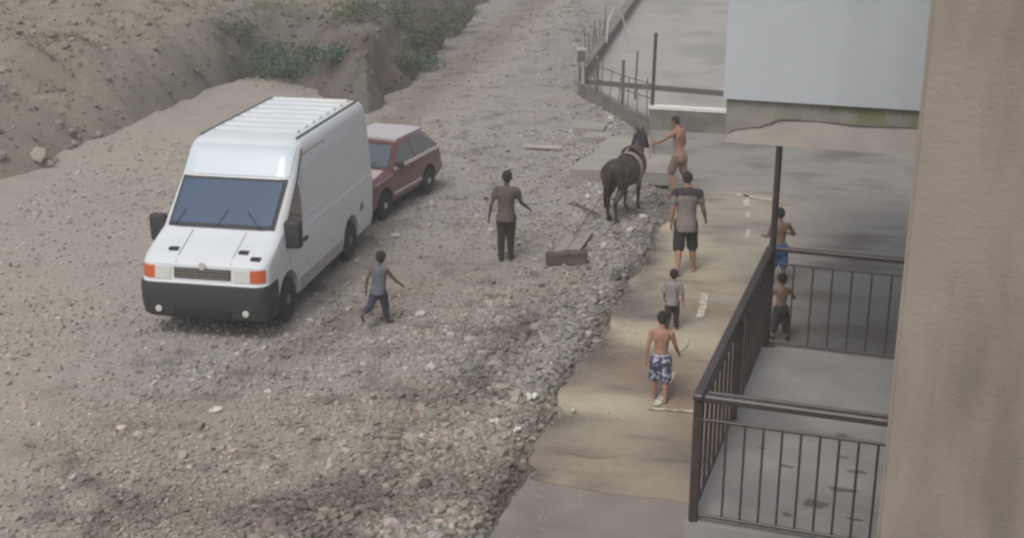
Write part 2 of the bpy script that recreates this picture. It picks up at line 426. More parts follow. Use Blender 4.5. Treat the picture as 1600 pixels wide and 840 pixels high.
M_PAINT = mat('worn white paint', lin((196, 190, 179)), 0.8, 0.18, 14.0, col2=lin((158, 149, 132)), sc2=9.0, amt2=0.6)
def painted(pts, w, z=0.114, n=30):
    """a worn stripe: ragged polygon following pts"""
    bm = bmesh.new(); P = [Vector((*p, 0)) for p in pts]; L = []; Rr = []
    for i in range(n + 1):
        t = i / n * (len(P) - 1); k = min(int(t), len(P) - 2); q = P[k].lerp(P[k + 1], t - k)
        d = (P[k + 1] - P[k]).normalized(); s_ = V(d.y, -d.x, 0)
        a, b = w / 2 * random.uniform(0.75, 1.05), w / 2 * random.uniform(0.75, 1.05)
        L.append(bm.verts.new((q - s_ * a) + V(0, 0, z))); Rr.append(bm.verts.new((q + s_ * b) + V(0, 0, z)))
    for i in range(n):
        bm.faces.new((L[i], Rr[i], Rr[i + 1], L[i + 1]))
    return struct(obj('painted_line', bm, M_PAINT))
for pts, w in (([(4.80, 25.4), (4.66, 24.5)], 0.13), ([(4.62, 24.1), (4.54, 23.7)], 0.10), ([(4.42, 22.9), (4.3, 22.4)], 0.08), ([(3.1, 19.35), (2.97, 18.7), (2.86, 18.25)], 0.13), ([(2.55, 17.35), (2.43, 16.95)], 0.09),
               ([(2.2, 16.15), (2.08, 15.75)], 0.09), ([(2.0, 15.5), (1.86, 15.05)], 0.09), ([(1.75, 14.98), (2.42, 14.86)], 0.07), ([(4.1, 25.55), (4.6, 25.45)], 0.07), ([(4.6, 25.45), (4.9, 25.2), (5.3, 24.95)], 0.15)):
    painted(pts, w)

# ---------------------------------------------------------------- crushed stone, thousands of pieces nobody could count
def ico_variants(k=14):
    out = []
    for i in range(k):
        bm = bmesh.new(); bmesh.ops.create_icosphere(bm, subdivisions=1, radius=1)
        r = random.Random(100 + i)
        sx, sy, sz = r.uniform(0.75, 1.25), r.uniform(0.6, 1.0), r.uniform(0.35, 0.75)
        for v in bm.verts:
            k_ = r.uniform(0.72, 1.22); v.co = V(v.co.x * sx * k_, v.co.y * sy * k_, v.co.z * sz * k_)
        bm.verts.ensure_lookup_table()
        out.append((np.array([v.co[:] for v in bm.verts]), np.array([[v.index for v in f.verts] for f in bm.faces]))); bm.free()
    return out
ICO = ico_variants()
def scatter(name, xs, ys, zs, size, tone, m):
    """one mesh of many small stones"""
    VV = []; FF = []; TT = []; base = 0
    kind = rng.integers(0, len(ICO), len(xs))
    for k, (v, f) in enumerate(ICO):
        s_ = np.where(kind == k)[0]
        if not len(s_): continue
        a = rng.uniform(0, 2 * np.pi, len(s_)); c, s2 = np.cos(a), np.sin(a)
        tl = rng.normal(0, 0.25, (len(s_), 2))
        px = v[None, :, 0] * c[:, None] - v[None, :, 1] * s2[:, None]; py = v[None, :, 0] * s2[:, None] + v[None, :, 1] * c[:, None]
        pz = v[None, :, 2] + px * tl[:, :1] + py * tl[:, 1:]
        q = np.stack([px, py, pz], -1) * size[s_][:, None, None] + np.stack([xs[s_], ys[s_], zs[s_] + size[s_] * 0.22], -1)[:, None, :]
        VV.append(q.reshape(-1, 3)); FF.append((f[None] + (np.arange(len(s_)) * len(v))[:, None, None] + base).reshape(-1, 3))
        TT.append(np.repeat(tone[s_], len(v), 0)); base += len(s_) * len(v)
    return raw_mesh(name, np.concatenate(VV), np.concatenate(FF), np.concatenate(TT), m, False)
def stone_points(n, x0, x1, y0, y1):
    x = rng.uniform(x0, x1, n); y = rng.uniform(y0, y1, n)
    d = edge_x(y) - x
    dens = 0.30 + 0.55 * np.exp(-((d - 0.9) / 1.0) ** 2) + 0.5 * np.exp(-((y - 12.3) / 1.3) ** 2) * (x > -4.5) + 0.8 * (fbm(x, y, 0.8) - 0.45)
    dens += 1.0 * streak(x, y); dens *= np.clip((x + 7.5) / 3, 0.45, 1)
    dens *= np.where(y > 31, 0.8, 1.0) * np.where((x + 1.3) ** 2 + ((y - 20.8) * 0.7) ** 2 < 1.6, 0.6, 1)
    ok = (d > 0.02 + 0.12 * rng.random(n)) & (rng.random(n) < dens) & (bank_dist(x, y) < 0.2)
    return x[ok], y[ok]
xs, ys = zip(stone_points(86000, -10, 3.2, 10.6, 20), stone_points(46000, -10, 3.4, 20, 32), stone_points(12000, -8, 6, 32, 60))
xs = np.concatenate(xs); ys = np.concatenate(ys)
dd = edge_x(ys) - xs
size = np.clip(np.exp(rng.normal(-3.82, 0.42, len(xs))), 0.012, 0.10) * (1 + 0.5 * np.exp(-((dd - 0.5) / 0.6) ** 2) + .55 * streak(xs, ys)) * np.where(ys > 32, 1.5, np.where(ys > 22, 1.15, 1.0))
val = np.exp(rng.normal(0.08, 0.17, len(xs)))[:, None]
tint = np.where(rng.random((len(xs), 1)) < 0.06, np.array([[1.45, 1.45, 1.42]]), 1.0) * (1 + rng.normal(0, 0.03, (len(xs), 3)))
struct(scatter('gravel', xs, ys, ground_z(xs, ys), size, soil_tone(xs, ys) * val * tint, M_STONE), 'stuff')
# grit washed over the pavement edge
n = 900; gy_ = rng.uniform(11, 27, n); gx_ = edge_x(gy_) + np.abs(rng.normal(0, 0.35, n))
ok = gx_ < 3.6; gx_, gy_ = gx_[ok], gy_[ok]
gz = np.where(gy_ < 13.2, 0.082, 0.10)
struct(scatter('grit', gx_, gy_, gz, np.clip(np.exp(rng.normal(-4.6, 0.4, len(gx_))), 0.006, 0.02), soil_tone(gx_, gy_) * 1.35, M_STONE), 'stuff')

# stones large enough to point at
def rock(name, x, y, s, label, m, z=None, flat=0.6, group=None):
    bm = bmesh.new(); bmesh.ops.create_icosphere(bm, subdivisions=2, radius=1)
    r = random.Random(int(x * 997 + y * 131))
    off = V(r.uniform(0, 9), r.uniform(0, 9), 0)
    from mathutils import noise
    ax, ay = r.uniform(0.9, 1.3), r.uniform(0.65, 0.95)
    for v in bm.verts:
        k = 1 + 0.45 * noise.noise(v.co * 1.1 + off) + 0.12 * noise.noise(v.co * 3 + off)
        v.co = V(v.co.x * ax, v.co.y * ay, v.co.z * flat) * (k * s)
    o = obj(name, bm, m, smooth=35)
    zz = float(ground_z(np.array(x), np.array(y))) if z is None else z
    o.location = (x, y, zz + s * flat * 0.55); o.rotation_euler = (r.uniform(-.2, .2), r.uniform(-.2, .2), r.uniform(0, 6))
    return tag(o, label, 'rock', group)
M_ROCK = mat('grey rock', lin((140, 133, 125)), 0.95, 0.22, 9, 0.5, 25)
M_ROCKP = mat('pale rock', lin((196, 190, 178)), 0.9, 0.12, 9, 0.3, 25)
M_ROCKD = mat('dark rock', lin((92, 85, 78)), 0.95, 0.22, 9, 0.5, 25)

# ---------------------------------------------------------------- walled yard at the back of the road
M_WALL = mat('weathered wall render', lin((125, 119, 112)), 0.92, 0.14, 3.0, 0.35, 40, col2=lin((107, 101, 94)), sc2=1.2)
M_COPE = mat('white coping', lin((222, 220, 212)), 0.7, 0.08, 4.0)
M_YARD = mat('pale yard concrete', lin((158, 154, 150)), 0.9, 0.07, 0.9, 0.15, 50, col2=lin((140, 139, 133)), sc2=0.35, amt2=0.5)
M_KERB = mat('dark concrete', lin((96, 91, 87)), 0.85, 0.15, 3.0, 0.3, 40)  # dark grey shared by parapet, step riser and plaster break
M_GALV = mat('dull galvanised steel', lin((120, 116, 112)), 0.55, 0.15, 12, metal=0.5)
M_GALVD = mat('dark fence steel', lin((84, 78, 74)), 0.6, 0.15, 12, metal=0.3)
M_PIPEW = mat('white pipe', lin((168, 168, 166)), 0.5, 0.06, 10)

def wall_run(bm, p, q, z0, z1, t):
    """a wall panel between plan points p and q, thickness t to the right of p->q"""
    p = V(*p); q = V(*q); d = (q - p).normalized(); s_ = V(d.y, -d.x) * t
    prism(bm, [p[:], q[:], (q + s_)[:], (p + s_)[:]], z0, z1)

bm = bmesh.new(); prism(bm, [(2.02, 36.75), (3.50, 31.86), (5.2, 31.36), (14, 28.8), (16, 60), (6.2, 61)], -0.3, 0.30)
struct(obj('yard_floor', bm, M_YARD))
bm = bmesh.new(); prism(bm, [(2.15, 36.95), (5.72, 35.2), (14.5, 31.5), (16.2, 61.5), (6.4, 62.5)], 0.28, 0.43)
struct(obj('yard_step', bm, M_YARD))
yw = thing('retaining_wall', 'low grey retaining wall with white coping behind the horse handler', 'wall', (3.42, 31.71, 0))
def local(o, bm):
    for v in bm.verts: v.co -= o.location
    return bm
bm = bmesh.new(); wall_run(bm, (3.44, 31.69), (14.0, 28.55), -0.3, 0.62, -0.20); obj('wall_face', local(yw, bm), M_WALL, yw)
bm = bmesh.new(); wall_run(bm, (3.41, 31.68), (14.0, 28.53), 0.622, 0.70, -0.25); obj('coping', local(yw, bm), M_COPE, yw)
kw = thing('kerb_wall', 'low slanting grey wall along the road edge of the yard', 'wall', (1.9, 36.9, 0))
bm = bmesh.new(); wall_run(bm, (1.90, 36.87), (3.41, 31.73), -0.3, 0.36, -0.16); obj('wall_face', local(kw, bm), M_WALL, kw)
pw = thing('parapet_wall', 'long dark parapet wall between yard and stony road', 'wall', (1.95, 36.95, 0))
bm = bmesh.new(); wall_run(bm, (1.93, 36.98), (5.5, 57.5), -0.3, 0.78, 0.24); obj('wall_face', local(pw, bm), M_KERB, pw)
bm = bmesh.new(); wall_run(bm, (1.90, 36.96), (5.5, 57.6), 0.782, 0.85, 0.30); obj('coping', local(pw, bm), M_WALL, pw)
# dark riser where the upper yard slab begins
bm = bmesh.new(); wall_run(bm, (2.12, 36.90), (5.70, 35.14), 0.30, 0.445, 0.05); wall_run(bm, (5.72, 35.13), (14.4, 31.4), 0.30, 0.445, 0.05)
struct(obj('step_riser', bm, M_KERB))
# posts and bent pipes along the yard
def post(name, label, p, h, r, m, tilt=(0, 0), group=None, cat='post'):
    o = thing(name, label, cat, p, 0, group)
    bm = bmesh.new(); tube(bm, [(0, 0, 0), (tilt[0], tilt[1], h)], [r, r * 0.92], 10); obj('shaft', bm, m, o, 60)
    bm = bmesh.new(); lathe(bm, [(r * 1.2, h - 0.01), (r * 1.25, h + 0.02), (r * 0.5, h + 0.05)], 10, 'z'); c = obj('cap', bm, m, o, 60); c.location = (tilt[0], tilt[1], 0)
    return o
post('steel_post', 'tall thin steel post at the near corner of the yard', (3.52, 31.78, 0.70), 1.75, 0.045, M_GALVD, (0.03, 0.0))
post('fence_post', 'short grey post halfway along the slanting kerb wall', (2.92, 33.50, 0.36), 1.15, 0.045, M_GALV)
post('fence_post', 'short grey post near the far end of the slanting kerb wall', (2.36, 35.3, 0.36), 0.95, 0.05, M_GALV)
post('fence_post', 'pale stub post at the corner of kerb and parapet walls', (2.05, 36.72, 0.36), 0.55, 0.05, M_PIPEW)
post('fence_post', 'thin grey post standing inside the yard beside the tall post', (3.35, 34.6, 0.30), 1.25, 0.03, M_GALV, (0.05, 0.1))
bp = thing('bent_pipe', 'pale bent pipe drooping over the parapet wall', 'pipe', (3.05, 41.5, 0.8))
bm = bmesh.new(); tube(bm, [(0, 0, 0), (0.05, 0.2, 0.7), (0.25, 0.5, 1.0), (0.55, 0.5, 0.75), (0.75, 0.4, -0.1)], 0.035, 8); obj('pipe', bm, M_PIPEW, bp, 60)
# light wire fence: rails strung between the posts and a row of thin uprights
wf = thing('wire_fence', 'thin sagging grey wire fence along the yard wall behind the slabs', 'fence', (2.05, 36.72, 0.36))
FP = [V(2.05, 36.72, 0), V(2.36, 35.3, 0), V(2.92, 33.5, 0), V(3.5, 31.8, 0)]
for h_ in (.42, .78):
    bm = bmesh.new(); tube(bm, [p - V(2.05, 36.72, 0) + V(0, 0, h_ + (.12 if i == 3 else 0) - .04 * (i % 2)) for i, p in enumerate(FP)], .014, 6); obj('wire', bm, M_GALV, wf, 60)
for i in range(9):
    t = .15 + i * .34; k = min(int(t), 2); p = FP[k].lerp(FP[k + 1], t - k) - V(2.05, 36.72, 0)
    bm = bmesh.new(); tube(bm, [p, p + V(random.uniform(-.06, .06), random.uniform(-.06, .06), random.uniform(.7, 1.0))], .013, 6); obj('upright', bm, M_GALV, wf, 60)
wf = thing('pipe_rail', 'row of thin grey uprights on the parapet wall beyond the small box', 'fence', (2.1, 37.5, 0.85))
for i in range(7):
    y = .5 + i * .95; x = y * (5.5 - 1.93) / (57.5 - 36.98)
    bm = bmesh.new(); tube(bm, [(x, y, 0), (x + random.uniform(-.08, .08), y, random.uniform(.5, .95))], .018, 6); obj('upright', bm, M_GALV, wf, 60)
bm = bmesh.new(); tube(bm, [(.09, .5, .48), (.6, 3.4, .40), (1.1, 6.2, .5)], .015, 6); obj('wire', bm, M_GALV, wf, 60)
bp = thing('meter_box', 'small pale box on the parapet wall end', 'box', (2.0, 37.3, 0.85))
b_ = bevel_box((-0.14, -0.14, 0), (0.16, 0.14, 0.42), 0.02); obj('case', b_, M_PIPEW, bp); b_ = bevel_box((-0.11, -0.155, 0.05), (0.13, -0.141, 0.37), 0.004, 1); obj('door', b_, M_GALV, bp)

# concrete slabs lying at the road edge
M_SLAB = mat('pale slab concrete', lin((152, 147, 138)), 0.92, 0.10, 1.8, 0.3, 45, col2=lin((137, 131, 122)), sc2=0.9)
def lying_slab(label, poly, z0, z1, group='concrete slabs beside the horse'):
    cx = sum(p[0] for p in poly) / len(poly); cy = sum(p[1] for p in poly) / len(poly)
    bm = bmesh.new(); prism(bm, [(x - cx, y - cy) for x, y in poly], 0, z1 - z0)
    bmesh.ops.bevel(bm, geom=bm.edges[:], offset=0.015, segments=1, affect='EDGES')
    o = obj('concrete_slab', bm, M_SLAB); o.location = (cx, cy, z0); return tag(o, label, 'slab', group)
lying_slab('largest flat concrete slab, thick front edge facing the camera, beside the horse', [(1.25, 27.0), (3.42, 26.62), (3.66, 28.2), (1.92, 28.55), (1.5, 27.75)], -0.04, 0.26)
lying_slab('second flat concrete slab, just behind the largest one', [(1.88, 28.66), (3.2, 28.4), (3.34, 30.3), (2.34, 30.4)], -0.02, 0.22)
lying_slab('small broken slab farthest from the horse, by the kerb wall', [(1.55, 31.9), (2.3, 31.6), (2.45, 32.3), (1.75, 32.6)], -0.05, 0.12)
lying_slab('thin broken slab between the kerb wall and second slab', [(1.7, 30.9), (2.35, 30.75), (2.55, 31.3), (1.9, 31.5)], -0.05, 0.10)

# ---------------------------------------------------------------- raised terrace, railing, overhanging building
E1 = V(0.321, 0.947, 0); R1 = V(0.947, -0.321, 0)
TA = V(1.53, 9.60, 0); TL = 4.20; TZ = 1.55
M_TERR = mat('terrace screed', lin((136, 134, 132)), 0.8, 0.12, 2.4, 0.15, 60, col2=lin((120, 118, 117)), sc2=0.7, amt2=0.45)
M_STAIN = mat('dark stain on screed', lin((96, 93, 92)), 0.7, 0.1, 6)
def tp(a, b, z=0):
    return TA + E1 * a + R1 * b + V(0, 0, z)
def street_box(bm, a0, a1, b0, b1, z0, z1, o=None):
    q = [tp(a0, b0), tp(a0, b1), tp(a1, b1), tp(a1, b0)]
    if o is not None: q = [p - V(o.x, o.y, 0) for p in q]
    prism(bm, [(p.x, p.y) for p in q], z0, z1)
ter = thing('terrace', 'raised grey concrete terrace inside the dark railing', 'terrace', (TA.x, TA.y, 0))
bm = bmesh.new(); street_box(bm, -0.06, TL + 0.05, -0.06, 6.0, TZ - 0.18, TZ, TA); obj('floor_slab', bm, M_TERR, ter)
bm = bmesh.new(); street_box(bm, 0.1, TL - 0.1, 0.14, 6.9, -0.3, TZ - 0.182, TA); obj('base_wall', bm, M_WALL, ter)
def stain(a, b, ra, rb, seed):
    r = random.Random(seed); bm = bmesh.new(); vs = []
    for k in range(16):
        t = 2 * math.pi * k / 16; f_ = r.uniform(0.55, 1.1)
        p = tp(a + ra * f_ * math.sin(t), b + rb * f_ * math.cos(t), TZ + 0.003) - TA; vs.append(bm.verts.new(p))
    bm.faces.new(vs); obj('stain', bm, M_STAIN, ter)
for i, q in enumerate([(0.62, 0.95, .09, .12), (0.95, 1.15, .05, .16), (1.25, 0.62, .03, .07), (1.35, 1.25, .035, .12), (0.35, 0.75, .05, .05), (1.55, 0.35, .025, .05), (2.55, 0.72, .03, .06), (1.6, 1.1, .03, .09), (2.05, 1.05, .10, .07), (0.45, 1.3, .03, .1)]): stain(*q, i)

M_RAIL = mat('dark painted steel', lin((58, 50, 51)), 0.42, 0.14, 20, spec=0.6, col2=lin((74, 62, 58)), sc2=9.0, amt2=0.4)
rail = thing('terrace_railing', 'dark steel railing enclosing the raised terrace', 'railing', tp(0, 0, TZ))
RO = tp(0, 0, TZ)
def rl(a, b, z): return tp(a, b, TZ + z) - RO
RH = 1.15
def member(name, p, q, w, h=None):
    bm = bmesh.new(); bar(bm, p, q, w, h)
    bmesh.ops.bevel(bm, geom=bm.edges[:], offset=min(w, h or w) * 0.2, segments=1, affect='EDGES')
    return obj(name, bm, M_RAIL, rail)
FR_ = 3.0
member('post', rl(0, 0, -0.28), rl(0, 0, RH - 0.035), 0.075); member('post', rl(TL, 0, 0), rl(TL, 0, RH - 0.035), 0.06)
member('post', rl(TL / 2, 0, 0), rl(TL / 2, 0, RH - 0.035), 0.05)
member('top_rail', rl(-0.03, 0.05, RH), rl(-0.03, FR_, RH), 0.075, 0.06)
member('top_rail', rl(0.12, 0.05, RH - 0.02), rl(0.12, FR_, RH - 0.02), 0.03, 0.03)
member('top_rail', rl(-0.06, 0, RH), rl(TL + 0.03, 0, RH), 0.085, 0.055)
member('top_rail', rl(TL, 0.05, RH), rl(TL, FR_, RH), 0.07, 0.05)
member('middle_rail', rl(0, 0.04, RH - 0.21), rl(0, FR_, RH - 0.21), 0.025)
member('middle_rail', rl(0.04, 0, RH - 0.16), rl(TL - 0.03, 0, RH - 0.16), 0.025)
member('middle_rail', rl(TL, 0.04, RH - 0.17), rl(TL, FR_, RH - 0.17), 0.022)
member('bottom_rail', rl(0, 0.04, 0.06), rl(0, FR_, 0.06), 0.028)
member('bottom_rail', rl(0.04, 0, 0.08), rl(TL - 0.03, 0, 0.08), 0.028)
member('bottom_rail', rl(TL, 0.04, 0.04), rl(TL, FR_, 0.04), 0.022)
def balusters(p0, p1, n, z0, z1, w):
    me = None
    for k in range(n):
        p = p0.lerp(p1, k / (n - 1))
        if me is None:
            bm = bmesh.new(); bar(bm, (0, 0, z0), (0, 0, z1), w); o = obj('baluster', bm, M_RAIL, rail); me = o.data
        else:
            o = bpy.data.objects.new('baluster', me); COL.objects.link(o); o.parent = rail
        o.location = p
balusters(rl(0, 0.24, 0), rl(0, 2.94, 0), 19, 0.074, RH - 0.223, 0.017)
balusters(rl(0.22, 0, 0), rl(TL - 0.2, 0, 0), 17, 0.094, RH - 0.173, 0.026)
balusters(rl(TL, 0.27, 0), rl(TL, 2.79, 0), 13, 0.051, RH - 0.181, 0.016)

pole = thing('support_pole', 'tall dark steel pole rising from the terrace corner to the overhang', 'pole', tp(TL + 0.01, 0.02, TZ))
bm = bmesh.new(); tube(bm, [(0, 0, 0.012), (0, 0, 3.872 - TZ)], 0.036, 14); obj('shaft', bm, M_RAIL, pole, 60)
obj('base_plate', bevel_box((-0.09, -0.09, 0), (0.09, 0.09, 0.012), 0.003, 1), M_RAIL, pole)

M_FACADE = mat('pale blue grey render', lin((186, 192, 197)), 0.85, 0.025, 1.2, 0.15, 50, col2=lin((176, 182, 187)), sc2=.7, drip=.2, amt2=.3)
M_FASC = mat('bare fascia concrete', lin((142, 138, 130)), 0.92, 0.14, 4, 0.4, 40, col2=lin((124, 126, 98)), sc2=3.4, amt2=0.7, drip=.5)
M_PLAST = mat('old plaster', lin((176, 168, 160)), 0.92, 0.09, 3.0, 0.25, 50)
M_TANW = mat('beige wall render', lin((146, 136, 124)), 0.93, 0.10, 0.9, 0.35, 30, col2=lin((122, 113, 104)), sc2=1.1, amt2=0.6, drip=.3)
BO = tp(TL + 0.02, -0.58, 0); aB, bB = TL + 0.02, -0.58
bl = thing('overhanging_building', 'pale blue building with cracked plaster fascia, overhanging the terrace end', 'building', BO)
def bb(name, a0, a1, b0, b1, z0, z1, m):
    bm = bmesh.new(); street_box(bm, aB + a0, aB + a1, bB + b0, bB + b1, z0, z1, BO); return obj(name, bm, m, bl)
bb('upper_wall', -0.05, 6.5, -0.03, 6.0, 4.345, 10.0, M_FACADE)
bb('fascia_beam', 0.0, 6.45, 0.0, 5.95, 3.872, 4.343, M_FASC)
bb('ground_wall', 0.4, 6.2, 3.4, 5.8, -0.3, 3.87, M_TANW)
# plaster skin still clinging to the lower fascia, ragged top edge
prof = [(0.015, 0.0), (0.02, 0.05), (0.05, 0.10), (0.12, 0.135), (0.22, 0.15), (0.30, 0.175), (0.38, 0.185), (0.44, 0.215), (0.50, 0.235), (0.55, 0.27), (0.62, 0.285), (0.72, 0.285), (0.85, 0.28), (1.0, 0.285), (1.4, 0.27), (2.2, 0.29), (3.6, 0.28)]
bm = bmesh.new(); fr = []; bk = []
poly = [(b, z) for b, z in prof] + [(3.6, 0.0)]
for b, z in poly:
    fr.append(bm.verts.new(tp(aB - 0.05, bB + b, 3.868 + z) - BO)); bk.append(bm.verts.new(tp(aB - 0.002, bB + b, 3.868 + z) - BO))
bm.faces.new(fr); bm.faces.new(bk[::-1])
for k in range(len(poly)): bm.faces.new((fr[k], fr[(k + 1) % len(poly)], bk[(k + 1) % len(poly)], bk[k]))
obj('plaster_skin', bm, M_PLAST, bl)
# dark tube along the plaster break
bm = bmesh.new(); tube(bm, [tp(aB - 0.052 + 0.01 * math.sin(9 * b), bB + b, 3.868 + z + 0.008) - BO for b, z in prof[2:]], [0.006 + 0.006 * abs(math.sin(5 * b + 1)) for b, z in prof[2:]], 6); obj('crack', bm, M_KERB, bl)

WO = tp(-.6, 1.5, 0)
wing = thing('house_end_wall', 'beige rendered house end wall at the right of the terrace', 'house', WO)
def wq(a, b): p = tp(-.6 + a, 1.5 + b) - V(WO.x, WO.y, 0); return (p.x, p.y)
bm = bmesh.new(); prism(bm, [wq(0, 0), wq(0, 7), wq(3.4, 7), wq(3.4, 0)], -0.3, 13.0)
bmesh.ops.bevel(bm, geom=[e for e in bm.edges if abs(e.verts[0].co.z - e.verts[1].co.z) > 5], offset=0.03, segments=3, affect='EDGES')
obj('wall_face', bm, M_TANW, wing, 30)
bm = bmesh.new(); prism(bm, [wq(-.03, -.03), wq(-.03, 7), wq(-.003, 7), wq(-.003, -.03)], 1.58, 2.0); obj('plinth', bm, M_WALL, wing)
# ---------------------------------------------------------------- vehicles: bodies lofted in horizontal slices
def rrect(x0, x1, y0, y1, r0, r1, n=5):
    """rounded rectangle, front (low y) corners radius r0, rear corners r1"""
    pts = []
    for cx, cy, a0, r in ((x1 - r1, y1 - r1, 0, r1), (x0 + r1, y1 - r1, 90, r1), (x0 + r0, y0 + r0, 180, r0), (x1 - r0, y0 + r0, 270, r0)):
        for k in range(n + 1):
            t = R(a0 + 90 * k / n); pts.append((cx + r * math.cos(t), cy + r * math.sin(t)))
    return pts
class Shell:
    def __init__(s, tab, rf, rr): s.t = np.array(tab, float); s.rf = rf; s.rr = rr
    def at(s, z): return [float(np.interp(z, s.t[:, 0], s.t[:, k])) for k in (1, 2, 3)]     # half width, front, rear
    def bm(s, zs):
        b = bmesh.new(); rings = []
        for z in zs:
            w, f, r = s.at(z); rings.append([V(x, y, z) for x, y in rrect(-w, w, f, r, min(s.rf, w * .9), min(s.rr, w * .9))])
        loft(b, rings); return b
    def side(s, y, z, side, off=0.0):
        w, f, r = s.at(z); return V(side * (w + off), y, z)
    def front(s, x, z, off=0.0):
        w, f, r = s.at(z)
        k = max(0.0, (abs(x) - (w - s.rf)) / s.rf); k = min(k, 0.98)
        return V(x, f + s.rf * (1 - math.sqrt(1 - k * k)) - off, z + off * 0.6)
    def rear(s, x, z, off=0.0):
        w, f, r = s.at(z); return V(x, r + off, z + off * 0.3)
def panel(name, pts_grid, m, parent, thick=None, smooth=40):
    """a patch from a grid of points; given a thickness vector, a closed slab"""
    bm = bmesh.new(); g = [[bm.verts.new(p) for p in row] for row in pts_grid]
    for a, b in zip(g, g[1:]):
        for k in range(len(a) - 1): bm.faces.new((a[k], a[k + 1], b[k + 1], b[k]))
    if thick is not None:
        ext = bmesh.ops.extrude_face_region(bm, geom=bm.faces[:] + bm.edges[:] + bm.verts[:])
        for e in ext['geom']:
            if isinstance(e, bmesh.types.BMVert): e.co += thick
    return obj(name, bm, m, parent, smooth)
def poly_side(shell, outline, side, off):
    return [shell.side(y, z, side, off) for y, z in outline]
def side_patch(name, shell, outline, side, m, parent, off=0.006):
    """outline of (y, z) on one flank, a thin plate lying on the shell"""
    bm = bmesh.new(); a = [bm.verts.new(shell.side(y, z, side, off)) for y, z in outline]; b = [bm.verts.new(shell.side(y, z, side, -0.01)) for y, z in outline]
    n = len(a); f = bm.faces.new(a); bm.faces.new(b[::-1])
    for k in range(n): bm.faces.new((a[k], a[(k + 1) % n], b[(k + 1) % n], b[k]))
    return obj(name, bm, m, parent)

M_RUBBER = mat('tyre rubber', lin((46, 43, 42)), 0.9, 0.2, 20, 0.3, 60)
M_RIM = mat('dusty wheel steel', lin((120, 116, 110)), 0.6, 0.2, 12, metal=0.4)
M_RIMW = mat('pale wheel trim', lin((190, 186, 180)), 0.5, 0.12, 12, metal=0.3)
M_BLACKP = mat('black trim plastic', lin((52, 50, 50)), 0.65, 0.12, 14)
M_UNDER = mat('underbody', lin((34, 32, 31)), 0.95, 0.2, 8)
def wheel(parent, pos, r, w, side, rim_m, dish=0.5):
    o = bpy.data.objects.new('wheel', None); COL.objects.link(o); o.parent = parent; o.location = pos; o.empty_display_size = 0.1
    bm = bmesh.new(); ri = r * 0.62
    lathe(bm, [(ri, -w / 2), (r * .93, -w / 2), (r, -w * .38), (r, w * .38), (r * .93, w / 2), (ri, w / 2)], 32); obj('tyre', bm, M_RUBBER, o, 40)
    bm = bmesh.new(); q = side
    lathe(bm, [(ri * 0.99, q * w * 0.30), (ri * 0.99, q * w * .48), (ri * .9, q * w * .46), (ri * .78, q * w * .30), (ri * .45, q * w * .36), (ri * .36, q * w * .52), (ri * .12, q * w * .54)], 24); obj('rim', bm, rim_m, o, 40)
    for k in range(5):
        t = 2 * math.pi * k / 5; bm = bmesh.new()
        lathe(bm, [(ri * .085, q * w * .30), (ri * .085, q * w * .42), (ri * .05, q * w * .44)], 8, 'x', (0, math.cos(t) * ri * .62, math.sin(t) * ri * .62)); obj('wheel_hole', bm, M_UNDER, o)
    return o

# ---- white van
VD = V(0.190, 0.982, 0); VR = math.atan2(-0.190, 0.982)
van_c = V(-3.58, 17.50, 0) - V(0.982, -0.190, 0) * 0.99
van = thing('delivery_van', 'white high-roofed panel van parked behind the small running boy', 'van', van_c, VR)
M_VAN = mat('white van paint', lin((208, 212, 216)), 0.38, 0.03, 2.0, coat=0.3, col2=lin((213, 212, 210)), sc2=0.9, amt2=0.3)
M_GLASSB = glass('glass with painted sky blue', lin((40, 68, 96)))  # blue of the reflected sky is put into the windshield base colour
M_GLASSD = glass('dark side glass', lin((44, 42, 42)))
M_ORANGE = mat('orange indicator lens', lin((196, 92, 48)), 0.25, 0.12, 20, coat=0.6)
M_LENS = mat('headlamp lens', lin((205, 205, 200)), 0.15, 0.06, 20, coat=1.0)
vt = [(0.30, .96, .10, 5.36), (0.45, .985, .03, 5.40), (0.84, .99, .02, 5.42), (0.86, .99, .06, 5.42), (1.10, .99, .10, 5.43), (1.18, .985, .20, 5.43), (1.30, .98, .50, 5.43), (1.42, .97, .80, 5.43), (1.50, .965, .88, 5.42),
      (2.06, .935, 1.50, 5.40), (2.12, .93, 1.55, 5.40), (2.40, .905, 1.78, 5.36), (2.50, .885, 1.90, 5.33), (2.56, .84, 2.02, 5.28), (2.585, .78, 2.12, 5.22), (2.60, .60, 2.4, 5.1)]
vs_ = Shell(vt, 0.2, 0.09)
def arch(y, r, z, x0, x1):
    b = bmesh.new(); lathe(b, [(r, x0), (r, x1)], 28, 'x', (0, y, z)); return b
FW, RW = 0.95, 4.05
body_bm = vs_.bm([t[0] for t in vt])
cut('body', body_bm, [arch(FW, .43, .37, .6, 1.3), arch(FW, .43, .37, -1.3, -.6), arch(RW, .43, .37, .6, 1.3), arch(RW, .43, .37, -1.3, -.6)], M_VAN, van, 28)
for sx in (-1, 1):
    for y in (FW, RW): wheel(van, (sx * .86, y, .345), .345, .22, sx, M_RIM)
obj('underside', bevel_box((-.85, .35, .2), (.85, 5.2, .42), .02), M_UNDER, van)
panel('windshield', [[vs_.front(x, z, .024) for x in np.linspace(-.80, .80, 11)] for z in np.linspace(1.50, 2.03, 5)], M_GLASSB, van, V(0, .02, 0))
panel('windshield_seal', [[vs_.front(x, z, .016) for x in np.linspace(-.85, .85, 11)] for z in np.linspace(1.455, 2.065, 5)], M_BLACKP, van, V(0, .012, 0))
